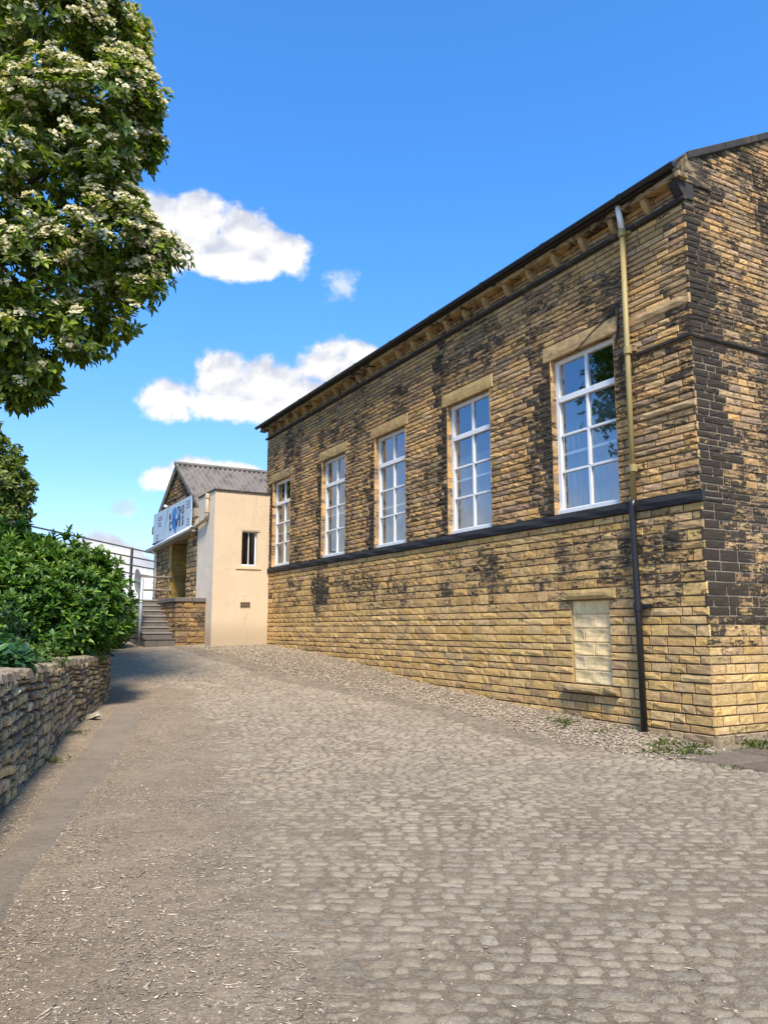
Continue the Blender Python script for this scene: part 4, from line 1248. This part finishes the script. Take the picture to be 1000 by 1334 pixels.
# --- laurel bush on the bed
bush = thing('laurel_bush', 'dense glossy green laurel bush overhanging the retaining wall', 'bush', (-6.4, 14.2, 1.1))
lob = np.array([(-6.9, 14.3, 1.95, 1.75, 1.6, 1.15), (-5.95, 14.4, 1.95, 1.35, 1.3, 1.05), (-8.3, 14.4, 2.1, 1.6, 1.5, 1.25), (-6.3, 14.9, 2.35, 1.3, 1.2, .95), (-7.4, 14.9, 2.55, 1.3, 1.2, 1.05), (-5.6, 14.1, 1.6, .85, .9, .8), (-9.6, 14.6, 2.0, 1.5, 1.5, 1.2)])
def sample_lobes(lob, n, shell=(.72, 1.04), lump=.16, fq=1.7, cond=None):
    out, nor = [], []
    vol = lob[:, 3] * lob[:, 4]; pr = vol ** .7 / (vol ** .7).sum()
    while len(out) < n:
        i = RNG.choice(len(lob), p=pr); L = lob[i]
        d = RNG.normal(0, 1, 3); d /= np.linalg.norm(d)
        r = RNG.uniform(*shell)
        P = L[:3] + d * L[3:6] * r
        P = P + d * lump * nz(P[0] * fq, P[1] * fq, P[2] * fq)
        deep = False
        for j, Q in enumerate(lob):
            if j != i and (((P - Q[:3]) / Q[3:6]) ** 2).sum() < shell[0] ** 2 * .92: deep = True; break
        if deep: continue
        if cond and not cond(P): continue
        out.append(P); nor.append(d)
    return np.array(out), np.array(nor)
pc, pn = sample_lobes(lob, 4200, (.68, 1.03), .22, 2.1, lambda P: P[2] > 1.02 and P[0] > -9.4 and P[1] < 16.2)
axes = pn * .75 + np.array([0, -.1, .75]) + RNG.normal(0, .25, pn.shape)
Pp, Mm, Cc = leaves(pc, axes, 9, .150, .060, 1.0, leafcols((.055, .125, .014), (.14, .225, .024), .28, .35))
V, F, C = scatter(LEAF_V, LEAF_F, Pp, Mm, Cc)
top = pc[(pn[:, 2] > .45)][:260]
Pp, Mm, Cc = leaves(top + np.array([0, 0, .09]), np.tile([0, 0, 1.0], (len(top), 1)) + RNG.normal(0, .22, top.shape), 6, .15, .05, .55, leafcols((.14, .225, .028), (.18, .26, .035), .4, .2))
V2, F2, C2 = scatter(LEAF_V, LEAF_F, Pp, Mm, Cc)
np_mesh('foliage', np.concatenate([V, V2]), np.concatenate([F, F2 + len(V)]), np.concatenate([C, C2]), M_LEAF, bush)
m_ = MB()
for k in range(14):
    p0 = Vector((U(-8.5, -5.9), U(14.1, 14.7), 1.0)); p1 = p0 + Vector((U(-.7, .7), U(-.6, .6), U(.7, 1.2)))
    m_.tube([p0, (p0 + p1) / 2 + Vector((U(-.1, .1), U(-.1, .1), 0)), p1], [.035, .025, .012], 6)
m_.build('stems', M_BARK, bush)

# --- low plants at the near end of the bed
def low_plant(name, label, cat, lob, n, k, L, Wd, spread, base, tip, group=None, mt=None, up=.6):
    c = lob[0][:3]
    t = thing(name, label, cat, (c[0], c[1], 1.1), group)
    pc, pn = sample_lobes(np.array(lob), n, (.5, 1.03), .1, 3)
    Pp, Mm, Cc = leaves(pc, pn * .6 + np.array([0, 0, up]), k, L, Wd, spread, leafcols(base, tip, .3, .3))
    V, F, C = scatter(LEAF_V, LEAF_F, Pp, Mm, Cc)
    np_mesh('leaves', V, F, C, mt or M_LEAF, t)
    m_ = MB()
    for q in range(5): m_.tube([(c[0] + U(-.1, .1), c[1] + U(-.1, .1), 1.05), (c[0] + U(-.2, .2), c[1] + U(-.2, .2), c[2] + .05)], .012, 5)
    m_.build('stems', M_BARK, t)
    return t
low_plant('bed_plant', 'low broad leaved dark green plant at the left end of the bed', 'plant', [(-4.6, 9.0, 1.30, .55, .45, .30), (-4.1, 8.6, 1.25, .35, .3, .2)], 150, 5, .13, .085, 1.2, (.030, .085, .022), (.06, .13, .03))
low_plant('bed_plant', 'low yellow green plant on the bed in front of the laurel bush', 'plant', [(-4.75, 10.9, 1.22, .45, .4, .20), (-4.95, 10.5, 1.28, .3, .3, .22)], 170, 6, .08, .035, 1.1, (.075, .13, .020), (.13, .19, .03), up=.9)
low_plant('bed_shrub', 'dark dense low shrub between the laurel bush and the near plants', 'shrub', [(-5.9, 11.6, 1.55, .75, .6, .55), (-6.6, 11.4, 1.5, .8, .6, .5)], 330, 7, .09, .03, 1.0, (.022, .055, .018), (.04, .08, .02))

# --- shrubs on the bank behind the laurel
def bank_shrub(lob, label, n=330):
    t = thing('bank_shrub', label, 'shrub', (lob[0][0], lob[0][1], ground(lob[0][0], lob[0][1])), 'shrubs on the bank below the railing')
    pc, pn = sample_lobes(np.array(lob), n, (.6, 1.03), .25, 2)
    Pp, Mm, Cc = leaves(pc, pn * .7 + np.array([0, 0, .6]), 7, .15, .06, 1.0, leafcols((.05, .095, .018), (.10, .16, .03), .3, .3))
    V, F, C = scatter(LEAF_V, LEAF_F, Pp, Mm, Cc); np_mesh('foliage', V, F, C, M_TLEAF, t)
    m_ = MB()
    for q in range(5):
        x, y = lob[0][0] + U(-.3, .3), lob[0][1] + U(-.3, .3)
        m_.tube([(x, y, ground(x, y) - .1), (x + U(-.3, .3), y + U(-.3, .3), lob[0][2] + .2)], [.03, .012], 5)
    m_.build('stems', M_BARK, t)
bank_shrub([(-8.45, 24.4, 1.9, .75, .8, .75), (-8.0, 24.0, 1.5, .35, .5, .4)], 'leafy green shrub behind the pole of the round sign')
bank_shrub([(-8.9, 21.0, 2.1, 1.0, 1.3, 1.0), (-8.3, 20.2, 1.6, .6, .9, .7)], 'rounded green shrub on the bank hidden mostly behind the laurel bush')
bank_shrub([(-12.4, 22.4, 3.9, 1.1, 1.0, 1.0), (-11.6, 22.6, 3.6, .6, .6, .6)], 'yellow green shrub on the terrace under the far tree by the railing post')

# --- trees
def trunk_limbs(t, base, forks, targets, r0, name='trunk'):
    m_ = MB()
    m_.tube([base, base * .5 + forks * .5 + Vector((.06, -.05, 0)), forks], [r0 * 1.35, r0, r0 * .85], 12)
    for T_ in targets:
        T_ = Vector(T_); d = T_ - forks
        mid1 = forks + d * .35 + Vector((U(-.25, .25), U(-.25, .25), .35)); mid2 = forks + d * .7 + Vector((U(-.2, .2), U(-.2, .2), .2))
        m_.tube([forks - Vector((0, 0, .2)), mid1, mid2, T_], [r0 * .55, r0 * .36, r0 * .2, r0 * .07], 8)
        for k in range(7):
            f = U(.35, 1.0); P = forks + d * f + Vector((0, 0, .15))
            Q = P + Vector((U(-1, 1), U(-1, 1), U(-.3, .9))) * (d.length * .30)
            m_.tube([P, (P + Q) / 2 + Vector((U(-.1, .1), U(-.1, .1), .08)), Q], [r0 * .14, r0 * .09, r0 * .03], 5)
    return m_.build(name, M_BARK, t, smooth=True)

# flowering tree whose branches hang over the bed
TK = 1.5                                             # overall size of this tree
ft = thing('flowering_tree', 'large tree with clusters of cream blossom leaning in over the retaining wall', 'tree', (-10.5, 14.4, 1.15))
lob = np.array([(-4.55, 9.0, 9.0, 1.5, 1.5, 1.2), (-3.75, 8.9, 7.75, 1.05, 1.1, .85), (-3.85, 9.0, 9.3, .75, 1.0, .7), (-4.6, 9.0, 7.2, 1.25, 1.4, 1.2), (-3.45, 9.1, 6.25, .85, .9, .62), (-4.2, 9.0, 5.8, 1.15, 1.2, .85),
                (-4.5, 9.0, 5.0, .85, 1.0, .62), (-5.4, 9.2, 6.2, 1.5, 1.6, 1.5), (-4.6, 9.1, 4.55, .5, .6, .42), (-5.8, 9.3, 8.2, 1.8, 1.8, 1.8), (-7.2, 9.6, 7.2, 1.8, 1.9, 2.0), (-6.2, 9.4, 10.2, 1.8, 1.8, 1.4), (-8.3, 9.8, 8.5, 1.5, 1.7, 1.7)])
lob[:9, 3:] *= .88
lob[:, :3] = (lob[:, :3] - np.array([0, 0, 1.6])) * TK + np.array([0, 0, 1.6]); lob[:, 3:] *= TK
if TK == 1.5:
    edge = [(-5.0, 13.5, 13.1, .50), (-4.95, 13.4, 12.5, .40), (-4.85, 13.5, 11.95, .38), (-4.5, 13.5, 11.3, .42), (-4.4, 13.6, 10.65, .40), (-4.9, 13.5, 10.2, .35), (-5.1, 13.5, 9.8, .4), (-4.5, 13.5, 9.4, .38),
            (-4.2, 13.5, 8.95, .42), (-4.1, 13.6, 8.5, .40), (-4.15, 13.5, 8.1, .36), (-4.2, 13.4, 7.72, .30), (-4.7, 13.5, 7.6, .40), (-5.0, 13.5, 7.15, .38), (-5.3, 13.5, 6.85, .36), (-5.65, 13.5, 6.5, .36),
            (-5.9, 13.4, 6.1, .36), (-6.2, 13.5, 5.8, .36), (-6.6, 13.5, 5.65, .36), (-7.2, 13.6, 5.7, .5)]
    lob = np.concatenate([lob, np.array([(x - .2, y, z, r * 1.15, r * 1.3, r * .72) for (x, y, z, r) in edge])])
def gaps(P): return nz(P[0] * 1.25 / TK, P[1] * 1.25 / TK, P[2] * 1.25 / TK) > -.33 - .0 * P[2] and nz(P[0] * 1.3, P[1] * 1.3 + 40, P[2] * 1.3) > (-.42 if P[2] > 8.2 else -.22)
pc, pn = sample_lobes(lob, 7200, (.55, 1.06), .42 * TK, 1.6 / TK, gaps)
axes = pn * .8 + np.array([0.1, -.1, .45]) + RNG.normal(0, .3, pn.shape)
Pp, Mm, Cc = leaves(pc, axes, 8, .128 * TK, .058 * TK, 1.1, leafcols((.105, .155, .020), (.23, .28, .028), .38, .3), droop=.25)
V, F, C = scatter(LEAF_V, LEAF_F, Pp, Mm, Cc)
np_mesh('crown', V, F, C, M_TLEAF, ft)
# corymbs: flattish domed heads of many small florets, set on shoots that face the light
fl = (pn[:, 2] - .5 * pn[:, 1] + RNG.normal(0, .35, len(pn)) > -.15) & (pc[:, 2] > 1.6 + TK * (3.7 + RNG.normal(0, .6, len(pc)))) & (RNG.random(len(pc)) < .8)
fc, fn = pc[fl], unit(axes[fl] + np.array([0, -.35, .6]))
ref = unit(np.cross(fn, np.array([[1.0, .2, 0]]))); r2 = np.cross(fn, ref)
FV = np.array([(-.5, -.5, 0), (.5, -.5, .1), (.5, .5, 0), (-.5, .5, .1)], float); FF = np.array([(0, 1, 2, 3)])
P, M, C = [], [], []
for k in range(22):
    rr_ = np.sqrt(RNG.uniform(0, 1, len(fc))) * .09 * TK * RNG.uniform(.75, 1.25, len(fc)); w_ = RNG.uniform(0, 6.28, len(fc))
    P.append(fc + fn * (  .08 * TK - 3.2 / TK * rr_ ** 2 + RNG.normal(0, .008 * TK, len(fc)))[:, None] + ref * (rr_ * np.cos(w_))[:, None] + r2 * (rr_ * np.sin(w_))[:, None])
    fr = frames(ref + RNG.normal(0, .5, fc.shape), fn + RNG.normal(0, .35, fc.shape)) * TK * RNG.uniform(.026, .044, len(fc))[:, None, None]
    M.append(fr); kk = RNG.uniform(.8, 1.1, len(fc))
    C.append(np.stack([.64 * kk, .56 * kk, .36 * kk, np.ones(len(fc))], 1))
V, F, C = scatter(FV, FF, np.concatenate(P), np.concatenate(M), np.concatenate(C))
np_mesh('blossom', V, F, C, M_PETAL, ft)
_S = lambda *p: Vector((p[0] * TK, p[1] * TK, (p[2] - 1.6) * TK + 1.6))
trunk_limbs(ft, _S(-7.0, 9.6, 1.1), _S(-6.7, 9.5, 4.6), [_S(*p) for p in [(-3.75, 9.0, 9.1), (-3.7, 9.0, 7.6), (-3.6, 9.1, 6.0), (-4.2, 9.0, 5.2), (-4.4, 9.0, 4.6), (-5.5, 9.3, 10.8), (-7.5, 9.6, 9.5), (-8.6, 9.8, 8.6), (-4.2, 9.0, 9.9)]], .24)

# far tree behind the railing
bt = thing('broadleaf_tree', 'bushy green tree standing behind the terrace railing at the left edge', 'tree', (-24.0, 44.5, 3.0))
lob = np.array([(-23.6, 44, 11.2, 2.6, 2.6, 2.2), (-22.2, 44, 9.6, 2.2, 2.3, 1.7), (-25.4, 44.5, 10.0, 2.8, 2.6, 2.6), (-22.4, 43.8, 7.6, 2.2, 2.2, 1.5), (-24.5, 44, 7.2, 2.8, 2.6, 1.9), (-21.4, 44, 8.4, 1.4, 1.5, 1.1), (-24.2, 44, 12.8, 1.7, 1.7, 1.1), (-22.5, 43.6, 5.8, 1.7, 1.6, 1.1), (-27.4, 45, 8.6, 2.4, 2.4, 2.6)])
pc, pn = sample_lobes(lob, 4200, (.6, 1.06), .6, .9, lambda P: nz(P[0] * .8, P[1] * .8, P[2] * .8) > -.33)
Pp, Mm, Cc = leaves(pc, pn * .8 + np.array([0, -.1, .5]) + RNG.normal(0, .3, pn.shape), 8, .34, .20, 1.15, leafcols((.12, .155, .030), (.20, .22, .04), .35, .3), droop=.15)
V, F, C = scatter(LEAF_V, LEAF_F, Pp, Mm, Cc); np_mesh('crown', V, F, C, M_TLEAF, bt)
trunk_limbs(bt, Vector((-24, 44.5, 2.8)), Vector((-24, 44.4, 5.6)), [(-22.2, 44, 9.6), (-25.4, 44.5, 10), (-23.6, 44, 12), (-21.6, 44, 8.2), (-22.4, 43.8, 6.4), (-27, 45, 8.6)], .3)

# --- weeds at the wall foot
def weed(x, y, n, h, label, wide=.12):
    t = None
    pc = np.array([(x + random.gauss(0, wide), y + random.gauss(0, wide), 0) for _ in range(n)]); pc[:, 2] = [hroad(q[1]) + .01 for q in pc]
    Pp, Mm, Cc = leaves(pc, np.tile([0, 0, 1.0], (n, 1)) + RNG.normal(0, .3, (n, 3)), 5, h, h * .22, .8, leafcols((.075, .105, .020), (.15, .17, .04), .35, .3))
    V, F, C = scatter(LEAF_V, LEAF_F, Pp, Mm, Cc)
    o = np_mesh('weed_tuft', V, F, C, M_TLEAF, None, loc=(x, y, hroad(y)))
    tag(o, label, 'weed', 'weeds along the foot of the hall')
for (x, y, n, h, wd, lb) in [(2.78, 12.55, 26, .09, .13, 'small weed tuft at the wall foot below the blocked window'), (3.10, 11.85, 16, .07, .14, 'thin weed patch in the gravel left of the black pipe'),
                              (3.82, 11.0, 26, .08, .15, 'weed tuft right beside the foot of the black pipe'), (3.72, 10.45, 34, .085, .17, 'widest weed patch in gravel near the corner of the hall'),
                              (4.02, 10.25, 16, .08, .1, 'small weed patch beside the first dark paving slab'), (4.12, 10.72, 14, .09, .09, 'weed tuft against the base stone at the hall corner'),
                              (5.0, 10.85, 22, .12, .12, 'bright weed tuft under the south gable at the right edge'), (4.05, 9.3, 8, .05, .06, 'tiny weed sprouting from the crack between paving slabs')]:
    weed(x, y, n, h, lb, wd)
# moss and weeds by the retaining wall
for (x, y, n, h, wd, lb) in [(-3.98, 9.75, 16, .06, .10, 'weed tuft at the foot of the retaining wall'), (-4.52, 11.75, 12, .06, .08, 'small weed at the retaining wall foot near the pale loose stone')]:
    weed(x, y, n, h, lb, wd)
m_ = MB()
fs = lambda p, q_, h: (-4.66 + p * .8 + q_ * .5, 12.9 - p * .5 + q_ * .7, hroad(12.9) + .02 + h + p * .3)
pillow(m_, fs, -.16, .16, -.07, .07, .07, (.42, .36, .28, -.3), 4, 3, .3, 0.0, .03)
tag(m_.build('loose_stone', M_RUBBLE, None, loc=(-4.66, 12.9, hroad(12.9))), 'pale loose stone lying on the ground against the retaining wall', 'stone')
